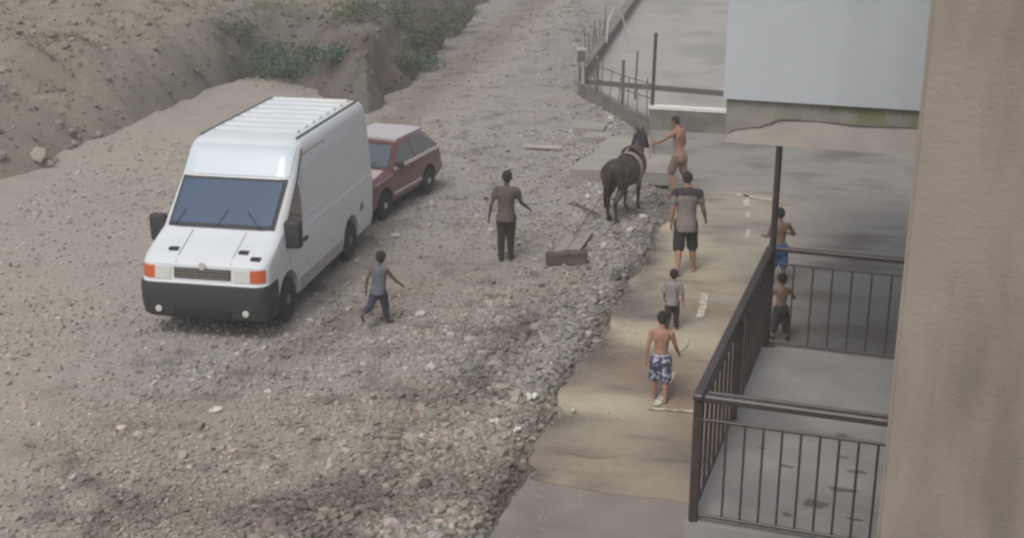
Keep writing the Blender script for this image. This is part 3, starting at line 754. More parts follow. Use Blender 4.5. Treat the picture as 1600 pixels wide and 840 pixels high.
panel('roof_cap', [[vs_.front(x, z, .012) for x in np.linspace(-.86, .86, 17)] for z in np.linspace(2.10, 2.495, 7)], mat('cap with painted sky tint', lin((194, 205, 213)), .35, .03, 2, coat=.4), van, V(0, .02, 0))  # bluish sky light on the front is painted into the cap colour
# dark seams beside the windscreen
for sx in (-1, 1):
    # dark seam between roof cap and flank
    bm = bmesh.new(); tube(bm, [vs_.side(vs_.at(z)[1] + .19, z, sx, .004) for z in np.linspace(1.55, 2.44, 8)], .014, 6); obj('pillar_seam', bm, M_BLACKP, van)
    side_patch('side_window', vs_, [(.92, 1.30), (1.68, 1.30), (1.72, 1.42), (1.73, 1.9), (1.69, 1.97), (1.55, 1.93), (1.35, 1.74), (1.1, 1.5)], sx, M_GLASSD, van, .008)
    # door outline grooves, rub strip, sill
    dr = [(1.86, .62), (1.86, 2.1)]
    for (ya, za), (yb, zb) in (((1.86, .60), (1.86, 2.05)), ((3.05, .62), (3.05, 2.36)), ((2.0, 2.36), (3.05, 2.36)), ((1.05, .82), (1.05, 1.26))):
        bm = bmesh.new(); bar(bm, vs_.side(ya, za, sx, .001), vs_.side(yb, zb, sx, .001), .016, .006, (1, 0, 0)); obj('door_seam', bm, mat('grey door seam', lin((128, 126, 124)), .8, .05, 5), van)  # thin grey bars along the door outline
    side_patch('waist_groove', vs_, [(1.95, 1.22), (2.98, 1.22), (2.98, 1.25), (1.95, 1.25)], sx, M_VAN, van, .014)
    side_patch('waist_groove', vs_, [(3.14, 1.22), (5.2, 1.22), (5.2, 1.25), (3.14, 1.25)], sx, M_VAN, van, .014)
    side_patch('waist_groove', vs_, [(1.95, 1.40), (2.98, 1.40), (2.98, 1.42), (1.95, 1.42)], sx, M_VAN, van, .010)
    side_patch('sill', vs_, [(1.45, .30), (3.55, .30), (3.55, .52), (1.45, .52)], sx, mat('grey sill', lin((172, 170, 168)), .5, .08, 5), van, .012)
    side_patch('door_handle', vs_, [(1.66, 1.06), (1.82, 1.06), (1.82, 1.11), (1.66, 1.11)], sx, M_BLACKP, van, .03)
    side_patch('fuel_cap', vs_, [(4.62, .72), (4.74, .72), (4.77, .78), (4.74, .86), (4.62, .86), (4.59, .78)], sx, M_RIM, van, .008)
    # mirror: arm, housing, glass
    mi = bpy.data.objects.new('mirror', None); COL.objects.link(mi); mi.parent = van; mi.location = vs_.side(1.02, 1.36, sx)
    obj('housing', bevel_box((-.02 if sx > 0 else -.24, -.09, -.20), (.24 if sx > 0 else .02, .07, .22), .04, 3), M_BLACKP, mi, 40)
    bm = bmesh.new(); bar(bm, (-sx * .04, .02, -.12), (sx * .10, .02, -.14), .05, .05); obj('arm', bm, M_BLACKP, mi)
    obj('mirror_glass', bevel_box((.02 if sx > 0 else -.21, .071, -.15), (.21 if sx > 0 else -.02, .078, .17), .002, 1), M_LENS, mi)
    # headlamp and indicator
    hx = [sx * v for v in (.50, .62, .74, .84, .91, .95)]
    panel('headlight', [[vs_.front(x, z, .012) for x in hx[:4]] for z in (.88, .97, 1.05)], M_LENS, van, V(0, .03, 0))
    panel('indicator', [[vs_.front(x, z, .014) for x in hx[2:]] for z in (.88, .97, 1.06)], M_ORANGE, van, V(0, .03, 0))
bm = bmesh.new(); c = vs_.front(0, 1.085, .02); lathe(bm, [(.001, -.012), (.055, -.012), (.055, .012), (.001, .012)], 16, 'z'); bmesh.ops.rotate(bm, verts=bm.verts, matrix=Matrix.Rotation(R(80), 3, 'X')); bmesh.ops.translate(bm, verts=bm.verts, vec=c); obj('badge', bm, M_RIMW, van, 40)
obj('air_intake', bevel_box((-.45, -.040, .36), (.45, -.02, .47), .01), M_UNDER, van)
for sx in (-1, 1):
    bm = bmesh.new(); lathe(bm, [(.001, -.01), (.05, -.01), (.05, .012), (.001, .02)], 16, 'z'); bmesh.ops.rotate(bm, verts=bm.verts, matrix=Matrix.Rotation(R(90), 3, 'X')); bmesh.ops.translate(bm, verts=bm.verts, vec=(sx * .68, -.032, .44)); obj('fog_light', bm, M_LENS, van, 40)
# front bumper, grille, wipers, washer jets
bm = bmesh.new(); loft(bm, [[V(x, y, z) for x, y in rrect(-w, w, f, .50, .2, .02)] for z, w, f in ((.29, .97, .06), (.34, 1.0, 0), (.55, 1.012, -.03), (.78, 1.012, -.03), (.835, 1.0, -.01))]); obj('bumper', bm, M_BLACKP, van, 40)
panel('grille', [[vs_.front(x, z, .012) for x in np.linspace(-.44, .44, 7)] for z in (.90, .98, 1.05)], M_BLACKP, van, V(0, .03, 0))
for k in range(3):
    panel('grille_slat', [[vs_.front(x, z, .02) for x in np.linspace(-.42, .42, 7)] for z in (.915 + .045 * k, .935 + .045 * k)], M_RIM, van, V(0, .02, 0))
panel('number_plate', [[vs_.front(x, z, .04) for x in (-.26, 0, .26)] for z in (.52, .63)], M_BLACKP, van, V(0, .012, 0))
for sx in (-.72, -.05, .62):
    bm = bmesh.new(); bar(bm, vs_.front(sx, 1.47, .02), vs_.front(sx + .1 - .35 * (sx > 0), 1.66, .022), .018, .018); obj('wiper', bm, M_BLACKP, van)
for sx, z in ((.55, 1.24), (-.55, 1.24), (.78, 1.19)):
    bm = bmesh.new(); p = vs_.front(sx, z, .0); box(bm, (p.x - .07, p.y - .03, p.z - .01), (p.x + .07, p.y + .06, p.z + .03)); obj('washer_jet', bm, M_BLACKP, van)
for sx in (-.42, .42):
    panel('bonnet_seam', [[vs_.front(sx * k, z, .004) for k in (1.0, 1.03)] for z in (1.12, 1.2, 1.3, 1.42)], M_RIM, van)
# pressed ribs across the roof, gutters
for k in range(8):
    y = 2.45 + k * .36; obj('roof_rib', bevel_box((-.70, y, 2.585), (.70, y + .12, 2.632), .016, 1), M_VAN, van)
for sx in (-1, 1):
    bm = bmesh.new(); bar(bm, (sx * .80, 2.1, 2.592), (sx * .80, 5.2, 2.592), .03, .02); obj('roof_gutter', bm, M_RIM, van)
    panel('rear_door', [[vs_.rear(sx * x, z, .008) for x in (.03, .45, .86)] for z in (.5, 1.2, 1.9, 2.38)], M_VAN, van, V(0, -.02, 0))
    panel('rear_window', [[vs_.rear(sx * x, z, .014) for x in (.14, .74)] for z in (1.45, 2.0)], M_GLASSD, van, V(0, -.02, 0))
    panel('tail_light', [[vs_.rear(sx * x, z, .02) for x in (.87, .95)] for z in (.75, 1.15)], mat('red lens', lin((120, 30, 26)), .3, .1, 20, coat=.6), van, V(0, -.02, 0))
obj('rear_bumper', bevel_box((-.94, 5.40, .36), (.94, 5.52, .52), .03), M_BLACKP, van)

# ---- maroon hatchback
CD = V(0.353, 0.936, 0); CR = math.atan2(-0.353, 0.936)
car_c = V(-2.70, 23.32, 0) - V(0.936, -0.353, 0) * 0.77
car = thing('hatchback_car', 'maroon hatchback with pale roof parked behind the van', 'car', car_c, CR)
M_MAROON = mat('maroon car paint', lin((96, 48, 50)), 0.35, 0.08, 3.0, coat=0.6, col2=lin((112, 70, 68)), sc2=2.5, amt2=0.4)
M_PALEROOF = mat('pale roof colour', lin((184, 177, 177)), 0.4, 0.05, 3.0, coat=0.3)  # roof tone set paler than the maroon body
M_SILVER = mat('pale trim strip', lin((205, 196, 194)), 0.35, 0.06, 10, metal=0.2)
ct = [(0.26, .72, .12, 3.36), (0.36, .765, .04, 3.44), (0.58, .775, .03, 3.46), (0.70, .775, .08, 3.44), (0.76, .77, .22, 3.43), (0.83, .76, .75, 3.42), (0.885, .755, 1.00, 3.40), (0.92, .745, 1.06, 3.38),
      (1.26, .60, 1.56, 2.98), (1.31, .575, 1.66, 2.90), (1.345, .53, 1.80, 2.78), (1.355, .40, 1.95, 2.6)]
cs_ = Shell(ct, 0.12, 0.12)
CF, CB = 0.70, 2.76
cut('body', cs_.bm([t[0] for t in ct]), [arch(CF, .335, .30, .45, 1.1), arch(CF, .335, .30, -1.1, -.45), arch(CB, .335, .30, .45, 1.1), arch(CB, .335, .30, -1.1, -.45)], M_MAROON, car, 28)
for sx in (-1, 1):
    for y in (CF, CB): wheel(car, (sx * .69, y, .275), .275, .165, sx, M_RIMW)
obj('underside', bevel_box((-.66, .3, .16), (.66, 3.3, .34), .02), M_UNDER, car)
panel('roof_panel', [[V(x, y, 1.362 + .012 * (1 - (x / .56) ** 2)) for x in np.linspace(-.55, .55, 7)] for y in (1.68, 1.95, 2.6, 2.9)], M_PALEROOF, car, V(0, 0, -.05))
panel('windshield', [[cs_.front(x * (1 - .2 * (z - .93) / .35), z, .010) for x in np.linspace(-.64, .64, 9)] for z in np.linspace(.935, 1.25, 5)], glass('grey blue glass', lin((74, 82, 92))), car, V(0, .02, 0))
panel('windshield_seal', [[cs_.front(x * (1 - .2 * (z - .90) / .38), z, .005) for x in np.linspace(-.68, .68, 9)] for z in np.linspace(.905, 1.275, 5)], M_BLACKP, car, V(0, .012, 0))
panel('bonnet', [[cs_.front(x, z, .006) + V(0, 0, .006) for x in np.linspace(-.60, .60, 9)] for z in np.linspace(.775, .882, 5)], mat('bonnet with painted sky sheen', lin((182, 164, 164)), .4, .06, 3, coat=.6), car, V(0, 0, -.02))  # sky sheen on the bonnet painted in as a pale colour
for sx in (-1, 1):
    side_patch('front_window', cs_, [(1.20, .945), (2.05, .945), (2.05, 1.25), (1.72, 1.25), (1.60, 1.22)], sx, M_GLASSD, car, .008)
    side_patch('rear_window', cs_, [(2.13, .945), (3.12, .945), (2.98, 1.10), (2.78, 1.25), (2.13, 1.25)], sx, M_GLASSD, car, .008)
    side_patch('waist_strip', cs_, [(1.15, .865), (3.32, .865), (3.32, .925), (1.15, .925)], sx, M_SILVER, car, .014)
    side_patch('side_strip', cs_, [(1.10, .40), (2.38, .40), (2.38, .445), (1.10, .445)], sx, M_SILVER, car, .016)
    side_patch('wing_strip', cs_, [(.30, .735), (1.08, .80), (1.08, .84), (.30, .765)], sx, mat('pink grey edge', lin((170, 140, 142)), .3, .06, 5, coat=.6), car, .006)
    side_patch('door_handle', cs_, [(1.95, .78), (2.08, .78), (2.08, .81), (1.95, .81)], sx, M_BLACKP, car, .02)
    for y in (1.12, 2.12):
        bm = bmesh.new(); bar(bm, cs_.side(y, .40, sx, .001), cs_.side(y, .90, sx, .001), .010, .006, (1, 0, 0)); obj('door_seam', bm, M_UNDER, car)
    mi = bpy.data.objects.new('mirror', None); COL.objects.link(mi); mi.parent = car; mi.location = cs_.side(1.30, .96, sx)
    obj('housing', bevel_box((-.01 if sx > 0 else -.16, -.05, -.06), (.16 if sx > 0 else .01, .05, .06), .02, 2), M_BLACKP, mi)
    obj('mirror_glass', bevel_box((.02 if sx > 0 else -.14, .051, -.045), (.14 if sx > 0 else -.02, .056, .045), .002, 1), M_LENS, mi)
    panel('headlight', [[cs_.front(sx * x, z, .012) for x in (.42, .52, .62, .69)] for z in (.55, .62, .685)], M_LENS, car, V(0, .03, 0))
    panel('tail_light', [[cs_.rear(sx * x, z, .012) for x in (.5, .68)] for z in (.6, .8)], MATS['red lens'], car, V(0, -.02, 0))
panel('grille', [[cs_.front(x, z, .010) for x in np.linspace(-.40, .40, 7)] for z in (.56, .62, .68)], M_BLACKP, car, V(0, .03, 0))
panel('bumper', [[cs_.front(x, z, .045) for x in np.linspace(-.765, .765, 13)] for z in (.34, .42, .50)], mat('grey bumper', lin((120, 114, 112)), .6, .1, 8), car, V(0, .07, 0))
obj('rear_bumper', bevel_box((-.74, 3.42, .36), (.74, 3.53, .52), .025), MATS['grey bumper'], car)
panel('rear_window_glass', [[cs_.rear(x, z, .010) for x in (-.52, 0, .52)] for z in (.97, 1.22)], M_GLASSD, car, V(0, -.02, 0))
for sx in (-.4, .1):
    bm = bmesh.new(); bar(bm, cs_.front(sx, .925, .02), cs_.front(sx + .3, .99, .022), .012, .012); obj('wiper', bm, M_BLACKP, car)
# ---------------------------------------------------------------- people: one continuous skin each, clothes as separate pieces
def capsule(bm, p, q, r0, r1, n=12, k=3, side=None, flat=1.0):
    """tapered limb with round ends; optional flattening along one side axis"""
    p = Vector(p); q = Vector(q); d = (q - p)
    if d.length < 1e-6: d = V(0, 0, 1e-4)
    a, b, d = frame(d)
    if side is not None:
        a = (side - d * side.dot(d)).normalized(); b = d.cross(a)
    rings = []
    for i in range(k):
        t = math.pi / 2 * i / k; rings.append((p - d * r0 * math.cos(t), r0 * max(math.sin(t), .05)))
    rings += [(p, r0), (q, r1)]
    for i in range(k - 1, -1, -1):
        t = math.pi / 2 * i / k; rings.append((q + d * r1 * math.cos(t), r1 * max(math.sin(t), .05)))
    loft(bm, [[c + (a * math.cos(2 * math.pi * j / n) + b * flat * math.sin(2 * math.pi * j / n)) * r for j in range(n)] for c, r in rings])
def wrinkle(o, amp, sc=9.0):
    """folds in cloth"""
    from mathutils import noise
    off = V(random.uniform(0, 50), random.uniform(0, 50), 0)
    nn = [v.normal.copy() for v in o.data.vertices]
    for v, nv in zip(o.data.vertices, nn):
        c = v.co; q = V(c.x * sc, c.y * sc, c.z * sc * .55 + c.x * sc * .5) + off
        v.co = c + nv * (abs(noise.noise(q)) * 2.2 - .55 + .4 * noise.noise(q * 2.3)) * amp
    return o
def chain(bm, pts, rs, **kw):
    for i in range(len(pts) - 1): capsule(bm, pts[i], pts[i + 1], rs[i], rs[i + 1], **kw)
def ellipsoid(bm, c, r, M=None, n=14, k=8):
    rings = []
    for i in range(k + 1):
        t = math.pi * i / k; s_ = max(math.sin(t), .04)
        ring = []
        for j in range(n):
            v = V(r[0] * s_ * math.cos(2 * math.pi * j / n), r[1] * s_ * math.sin(2 * math.pi * j / n), r[2] * math.cos(t))
            ring.append(Vector(c) + (M @ v if M else v))
        rings.append(ring)
    loft(bm, rings)

class Figure:
    """joints of a posed person; local axes: x right, y ahead, z up"""
    def __init__(s, H, child, pose):
        g = lambda k, d: pose.get(k, d); H = H / 1.04; s.H = H; s.child = child
        hd = (0.133 + 0.045 * child) * H; s.hd = hd
        sh_z, hip_z = (0.82 - 0.035 * child) * H, (0.51 - 0.03 * child) * H
        th, sk = 0.245 * H * (1 - .06 * child), 0.235 * H * (1 - .06 * child)
        ua, fa, s.ha = 0.172 * H, 0.145 * H, 0.10 * H
        lean, tw = R(g('lean', 3)), R(g('turn', 0))
        s.hip = V(0, 0, 0); T = Matrix.Rotation(-lean, 3, 'X') @ Matrix.Rotation(R(g('tilt', 0)), 3, 'Y'); s.T = T
        TS = T @ Matrix.Rotation(tw, 3, 'Z'); s.TS = TS
        tl = sh_z - hip_z; s.tl = tl
        s.chest = T @ V(0, 0, tl); s.neck = s.chest + TS @ V(0, .005 * H, .035 * H)
        hM = TS @ Matrix.Rotation(R(g('head_turn', 0)), 3, 'Z') @ Matrix.Rotation(R(-g('nod', 8)), 3, 'X'); s.hM = hM
        s.head = s.neck + TS @ V(0, .012 * H, .02 * H) + hM @ V(0, .005 * H, hd * .52)
        s.leg = {}; s.arm = {}
        for side, sx in (('L', -1), ('R', 1)):
            a, ab, k = R(g('th' + side, 0)), R(g('ab' + side, 3)), R(g('kn' + side, 4))
            dr = lambda a_: V(math.sin(ab) * sx * math.cos(a_), math.sin(a_), -math.cos(a_) * math.cos(ab)).normalized()
            hp = V(sx * .053 * H, 0, -.01 * H); kn = hp + dr(a) * th; an = kn + dr(a - k) * sk
            fp = R(g('ft' + side, 0)); out = R(8) * sx
            fd = V(math.sin(out) * math.cos(fp), math.cos(out) * math.cos(fp), math.sin(fp))
            s.leg[side] = (hp, kn, an, fd)
            sw, aa, el = R(g('sw' + side, 0)), R(g('aa' + side, 10)), R(g('el' + side, 15)); ea = R(g('ea' + side, g('aa' + side, 10) * .4))
            shp = s.chest + TS @ V(sx * .112 * H * (1 - .04 * child), 0, -.012 * H)
            da = lambda sw_, ab_: TS @ V(math.sin(ab_) * sx, math.sin(sw_) * math.cos(ab_), -math.cos(sw_) * math.cos(ab_))
            e = shp + da(sw, aa) * ua; w = e + da(sw + el, ea) * fa
            s.arm[side] = (shp, e, w, da(sw + el + R(8), ea))
        low = min(min((l[2] - V(0, 0, .038 * H)).z, (l[2] + l[3] * .105 * H - V(0, 0, .022 * H)).z) for l in s.leg.values())
        s.off = V(0, 0, -low)
        sh = lambda v: v + s.off
        s.hip, s.chest, s.neck, s.head = sh(s.hip), sh(s.chest), sh(s.neck), sh(s.head)
        s.leg = {k: (sh(l[0]), sh(l[1]), sh(l[2]), l[3]) for k, l in s.leg.items()}
        s.arm = {k: (sh(l[0]), sh(l[1]), sh(l[2]), l[3]) for k, l in s.arm.items()}

    TORSO = [(-.115, .045, .050, -.004), (-.07, .084, .064, -.006), (-.03, .090, .066, -.006), (.02, .084, .060, -.002), (.10, .074, .052, .004), (.18, .084, .057, .004), (.25, .096, .060, 0), (.29, .098, .055, -.003), (.315, .078, .044, -.003), (.335, .042, .036, 0)]
    DRAPE = [(-.085, .100, .086, -.014), (-.05, .100, .088, -.014), (.0, .095, .082, -.010), (.05, .090, .074, -.004), (.11, .087, .066, .0), (.18, .090, .066, .0), (.25, .098, .066, -.004), (.29, .098, .060, -.005), (.315, .080, .050, -.005), (.332, .050, .042, -.003)]
    def torso(s, bm, z0=-1, z1=1, grow=0.0, k=1.0, n=18, rows=None):
        H = s.H; sc = s.tl / (.31 * H); rings = []
        rows = [r for r in (rows or s.TORSO) if z0 <= r[0] <= z1]
        for z, rx, ry, oy in rows:
            t = max(0, min(1, z / .30)); M = s.T.lerp(s.TS, t) if t > 0 else s.T
            c = s.hip + s.T @ V(0, 0, z * H * (sc if z > 0 else 1)) + M @ V(0, oy * H, 0)
            rings.append([c + M @ V((rx * H * k + grow) * math.cos(2 * math.pi * j / n), (ry * H * k + grow) * math.sin(2 * math.pi * j / n), 0) for j in range(n)])
        loft(bm, rings)
    def body(s, m, parent, thin=1.0, grip=None, voxel=0.0075, shod=False):
        H = s.H; bm = bmesh.new(); q = thin * H
        s.torso(bm, k=thin)
        # buttocks, shoulder blades
        for sx in (-1, 1):
            ellipsoid(bm, s.hip + s.T @ V(sx * .043 * q, -.035 * q, -.045 * q), (.044 * q, .042 * q, .05 * q))
            ellipsoid(bm, s.chest + s.TS @ V(sx * .05 * q, -.028 * q, -.075 * q), (.038 * q, .03 * q, .055 * q))
        capsule(bm, s.chest - s.TS @ V(0, 0, .01 * H), s.head - s.hM @ V(0, .01 * H, s.hd * .3), .036 * q, .031 * q)
        for sx in (-1, 1): capsule(bm, s.chest + s.TS @ V(0, -.005 * H, .015 * H), s.chest + s.TS @ V(sx * .095 * H, -.004 * H, -.008 * H), .030 * q, .027 * q)
        for side, (hp, kn, an, fd) in s.leg.items():
            mid = hp.lerp(kn, .45); calf = kn.lerp(an, .32); back = (kn - an).normalized().cross(V(1, 0, 0)).normalized()
            if back.y > 0: back = -back
            chain(bm, [hp, mid, kn], [.057 * q, .049 * q, .033 * q]); chain(bm, [kn, calf + back * .008 * H, an], [.031 * q, .035 * q, .020 * q])
            heel = an + V(0, -.018 * H, -.020 * H); ball = an + fd * .085 * H + V(0, 0, -.024 * H)
            chain(bm, [heel, ball], [.020 * q, .021 * q], flat=.8); capsule(bm, an, an + fd * .05 * H - V(0, 0, .012 * H), .020 * q, .018 * q)
            rt = fd.cross(V(0, 0, 1)).normalized()
            for t in range(5):
                o = (t - 2) * .0088 * H; capsule(bm, ball + rt * o, ball + rt * o + fd * (.034 - .004 * abs(t - 1.6)) * H, .0075 * H, .006 * H, n=8)
        for side, (sh, el, wr, hd_) in s.arm.items():
            sx = -1 if side == 'L' else 1
            chain(bm, [sh, sh.lerp(el, .35), el], [.034 * q, .030 * q, .0225 * q]); chain(bm, [el, el.lerp(wr, .3), wr], [.0225 * q, .024 * q, .0145 * q])
            fwd = s.TS @ V(0, 1, 0); fwd = (fwd - hd_ * fwd.dot(hd_)).normalized(); med = hd_.cross(fwd).normalized()
            if med.dot(s.TS @ V(-sx, 0, 0)) < 0: med = -med
            palm = wr + hd_ * .046 * H
            capsule(bm, wr, palm, .015 * q, .021 * q, side=fwd, flat=.62)
            curl = 0.95 if grip == side else 0.35
            for f in range(4):
                base = palm + hd_ * .004 * H + fwd * (.0155 - .0103 * f) * H; L = (.040, .045, .042, .033)[f] * H; r = .0058 * H
                d1 = (hd_ * math.cos(curl * .5) + med * math.sin(curl * .5)); d2 = (hd_ * math.cos(curl * 1.5) + med * math.sin(curl * 1.5)); d3 = (hd_ * math.cos(curl * 2.4) + med * math.sin(curl * 2.4))
                p1 = base + d1 * L * .45; p2 = p1 + d2 * L * .3; chain(bm, [base, p1, p2, p2 + d3 * L * .25], [r, r * .95, r * .9, r * .8], n=8)
            tb = wr + hd_ * .016 * H + fwd * .014 * H; t1 = tb + (fwd * .8 + hd_ * .75).normalized() * .024 * H
            chain(bm, [tb, t1, t1 + (fwd * .25 + hd_ + med * (.6 if grip == side else .2)).normalized() * .022 * H], [.0075 * H, .0066 * H, .0055 * H], n=8)
        # head: skull, jaw, nose, brow, lips, ears
        h = s.hd; c = s.head; M = s.hM
        P = lambda x, y, z: c + M @ V(x * h, y * h, z * h)
        ellipsoid(bm, P(0, -.02, .06), (.365 * h, .44 * h, .44 * h), M); ellipsoid(bm, P(0, .10, -.20), (.27 * h, .30 * h, .29 * h), M)
        ellipsoid(bm, P(0, .25, -.40), (.12 * h, .11 * h, .09 * h), M); capsule(bm, P(0, .39, .06), P(0, .46, -.10), .04 * h, .065 * h, n=8)
        capsule(bm, P(-.14, .36, .12), P(.14, .36, .12), .05 * h, .05 * h, n=8); capsule(bm, P(-.07, .375, -.235), P(.07, .375, -.235), .035 * h, .035 * h, n=8)
        for sx in (-1, 1): ellipsoid(bm, P(sx * .385, -.03, -.02), (.05 * h, .085 * h, .135 * h), M)
        b = fuse('body', bm, m, parent, voxel, 4, .5)
        for sx in (-1, 1):
            e = bmesh.new(); ellipsoid(e, P(sx * .145, .345, .02), (.062 * h, .05 * h, .045 * h), M, 10, 6); obj('eye', e, M_EYE, parent, 180)
        return b
    def hair(s, m, parent, full=1.0):
        h = s.hd; c = s.head; M = s.hM; bm = bmesh.new(); P = lambda x, y, z: c + M @ V(x * h, y * h, z * h)
        ellipsoid(bm, P(0, -.055, .13), (.395 * h * full, .45 * h * full, .42 * h * full), M, 16, 10); ellipsoid(bm, P(0, -.22, -.08), (.32 * h, .26 * h, .28 * h), M, 14, 8)
        r = random.Random(int(s.H * 1000))
        for k in range(40):
            t, u = r.uniform(0, 6.283), r.uniform(-.25, 1); q = math.sqrt(max(0, 1 - u * u))
            p = P(.37 * q * math.cos(t), -.055 + .42 * q * math.sin(t), .13 + .39 * u)
            if (M.inverted() @ (p - c)).y < .26 * h: ellipsoid(bm, p, (.055 * h, .055 * h, .045 * h), M, 8, 5)
        return fuse('hair', bm, m, parent, .009, 3, .5)
    def shirt(s, m, parent, name='shirt', sleeve=0.55, bottom=-.09, top=.33, loose=.014, sl_r=.012, blades=True):
        bm = bmesh.new(); s.torso(bm, bottom - .001, top + .005, loose, rows=s.DRAPE)
        capsule(bm, s.chest - s.TS @ V(0, 0, .03 * s.H), s.chest + s.TS @ V(0, 0, .012 * s.H), .037 * s.H + loose * .8, .034 * s.H + loose * .7)
        H = s.H
        for side, (sh, el, wr, hd_) in s.arm.items():
            if sleeve > 0: chain(bm, [s.chest + (sh - s.chest) * .6, sh, sh.lerp(el, sleeve)], [.030 * H + sl_r, .035 * H + sl_r, .030 * H + sl_r * 1.6])
            capsule(bm, s.chest + s.TS @ V(0, -.005 * H, .012 * H), s.chest + (sh - s.chest) * .72, .029 * H + loose * .7, .03 * H + loose * .6)
        for sx in (-1, 1) if blades else (): ellipsoid(bm, s.chest + s.TS @ V(sx * .05 * H, -.028 * H, -.075 * H), (.038 * H + loose, .03 * H + loose, .055 * H + loose))
        return wrinkle(fuse(name, bm, m, parent, .0095, 5, .5), .007)
    def trousers(s, m, parent, length=1.0, name='trousers', loose=.014, flare=.012, waist=.05):
        """length 1 = hip to knee, 2 = hip to ankle"""
        bm = bmesh.new(); H = s.H; s.torso(bm, -.08, waist, loose); ellipsoid(bm, s.hip + s.T @ V(0, -.012 * H, -.055 * H), (.075 * H + loose, .066 * H + loose, .062 * H + loose)); ellipsoid(bm, s.hip + s.T @ V(0, -.008 * H, .0), (.086 * H + loose, .066 * H + loose, .055 * H + loose))
        for sx in (-1, 1): ellipsoid(bm, s.hip + s.T @ V(sx * .043 * H, -.035 * H, -.045 * H), (.044 * H + loose, .042 * H + loose, .05 * H + loose))
        for side, (hp, kn, an, fd) in s.leg.items():
            e1 = hp.lerp(kn, min(length, 1)); chain(bm, [hp, hp.lerp(e1, .5), e1], [.058 * H + loose, .052 * H + loose, (.052 - .016 * min(length, 1)) * H + loose + flare])
            if length > 1:
                e2 = kn.lerp(an, length - 1); chain(bm, [e1, e1.lerp(e2, .5), e2], [.036 * H + loose + flare, .035 * H + loose, .026 * H + loose + flare * .7])
        return wrinkle(fuse(name, bm, m, parent, .0095, 5, .5), .007)
    def waistband(s, m, parent):
        bm = bmesh.new(); s.torso(bm, .019, .101, .02); H = s.H
        # keep only a narrow band
        c0 = s.hip + s.T @ V(0, 0, .022 * H); up = s.T @ V(0, 0, 1)
        bmesh.ops.bisect_plane(bm, geom=bm.verts[:] + bm.edges[:] + bm.faces[:], plane_co=c0 + up * .03 * H, plane_no=up, clear_outer=True)
        bmesh.ops.holes_fill(bm, edges=bm.edges[:])
        return obj('waistband', bm, m, parent, 40)
    def shoes(s, m, parent, name='shoe', sole=None):
        H = s.H
        for side, (hp, kn, an, fd) in s.leg.items():
            bm = bmesh.new(); heel = an + V(0, -.016 * H, -.020 * H); toe = an + fd * .112 * H + V(0, 0, -.022 * H)
            chain(bm, [heel, an.lerp(toe, .45) - V(0, 0, .006 * H), toe], [.025 * H, .027 * H, .022 * H], flat=.85); capsule(bm, an + V(0, 0, .004 * H), an + fd * .04 * H - V(0, 0, .01 * H), .026 * H, .023 * H)
            fuse(name, bm, m, parent, .008, 3, .5)

def cloth(name, c, var=.14, **kw): return mat(name, lin(c), .9, var, 16, .3, 45, **kw)
M_EYE = mat('eye', lin((60, 50, 46)), .2, .1, 10)
M_HAIR = mat('dark hair', lin((40, 33, 30)), .75, .3, 60, .6, 120)
SK1, SK2, SK3 = [mat(n, lin(c), .6, .06, 6, .1, 60, spec=.35) for n, c in (('tanned skin', (160, 122, 101)), ('brown skin', (136, 106, 90)), ('deep tanned skin', (98, 79, 68)))]

def person(label, loc, heading, H, child, pose, skin, z=None, thin=1.0, grip=None):
    """heading: degrees clockwise from straight up the road"""
    zz = float(ground_z(np.array(loc[0]), np.array(loc[1]))) if z is None else z
    o = thing('person', label, 'person', (loc[0], loc[1], zz), R(-heading))
    f = Figure(H, child, pose); f.body(skin, o, thin, grip); f.hair(M_HAIR, o)
    return o, f

# handler leading the horse
handler, hf = person('shirtless person in beige shorts holding the dark horse by its halter', (3.41, 25.45), -50, 1.66, 0, dict(thL=20, knL=38, ftL=-10, thR=-8, knR=8, swL=58, aaL=22, elL=12, eaL=12, swR=5, aaR=12, elR=35, lean=6, nod=14), SK1, .10, .98, grip='L')
hf.trousers(cloth('beige shorts cloth', (138, 114, 98)), handler, .82, 'shorts', .012, .016)
# man on the pavement
man, mf = person('person in grey short-sleeved shirt with dark shoulders and black shorts, walking on pavement', (2.90, 20.46), 2, 1.74, 0, dict(thL=-12, knL=22, ftL=-22, thR=6, knR=5, abL=4, abR=5, swL=-10, aaL=9, elL=20, eaL=2, swR=10, aaR=18, elR=22, eaR=14, lean=2, nod=12), SK1, .10, 1.06)
mf.trousers(cloth('black shorts cloth', (52, 45, 44)), man, 1.06, 'shorts', .018, .022)
mf.shirt(cloth('grey shirt cloth', (133, 124, 119), .08), man, 'shirt', .55, -.09, .33, .016)
mf.shirt(cloth('dark yoke cloth', (60, 54, 54)), man, 'shirt_yoke', .12, .255, .33, .032, .018, False)
# boy in the middle of the road
b1, f1 = person('slim person in brown shirt and long dark trousers, alone in the middle of the road', (-0.10, 21.5), 8, 1.62, .25, dict(thL=-3, knL=5, thR=5, knR=6, abL=0, abR=-1, swL=-14, aaL=17, elL=14, eaL=10, swR=26, aaR=14, elR=24, eaR=22, lean=2, nod=10, turn=-6), SK3, None, .92)
f1.trousers(cloth('dark trousers cloth', (56, 49, 47)), b1, 1.96, loose=.010, flare=.006)
f1.shirt(cloth('brown shirt cloth', (92, 82, 75), .08), b1, 'shirt', .45, -.06, .33, .012)
f1.shoes(cloth('dark shoe', (50, 44, 42)), b1)
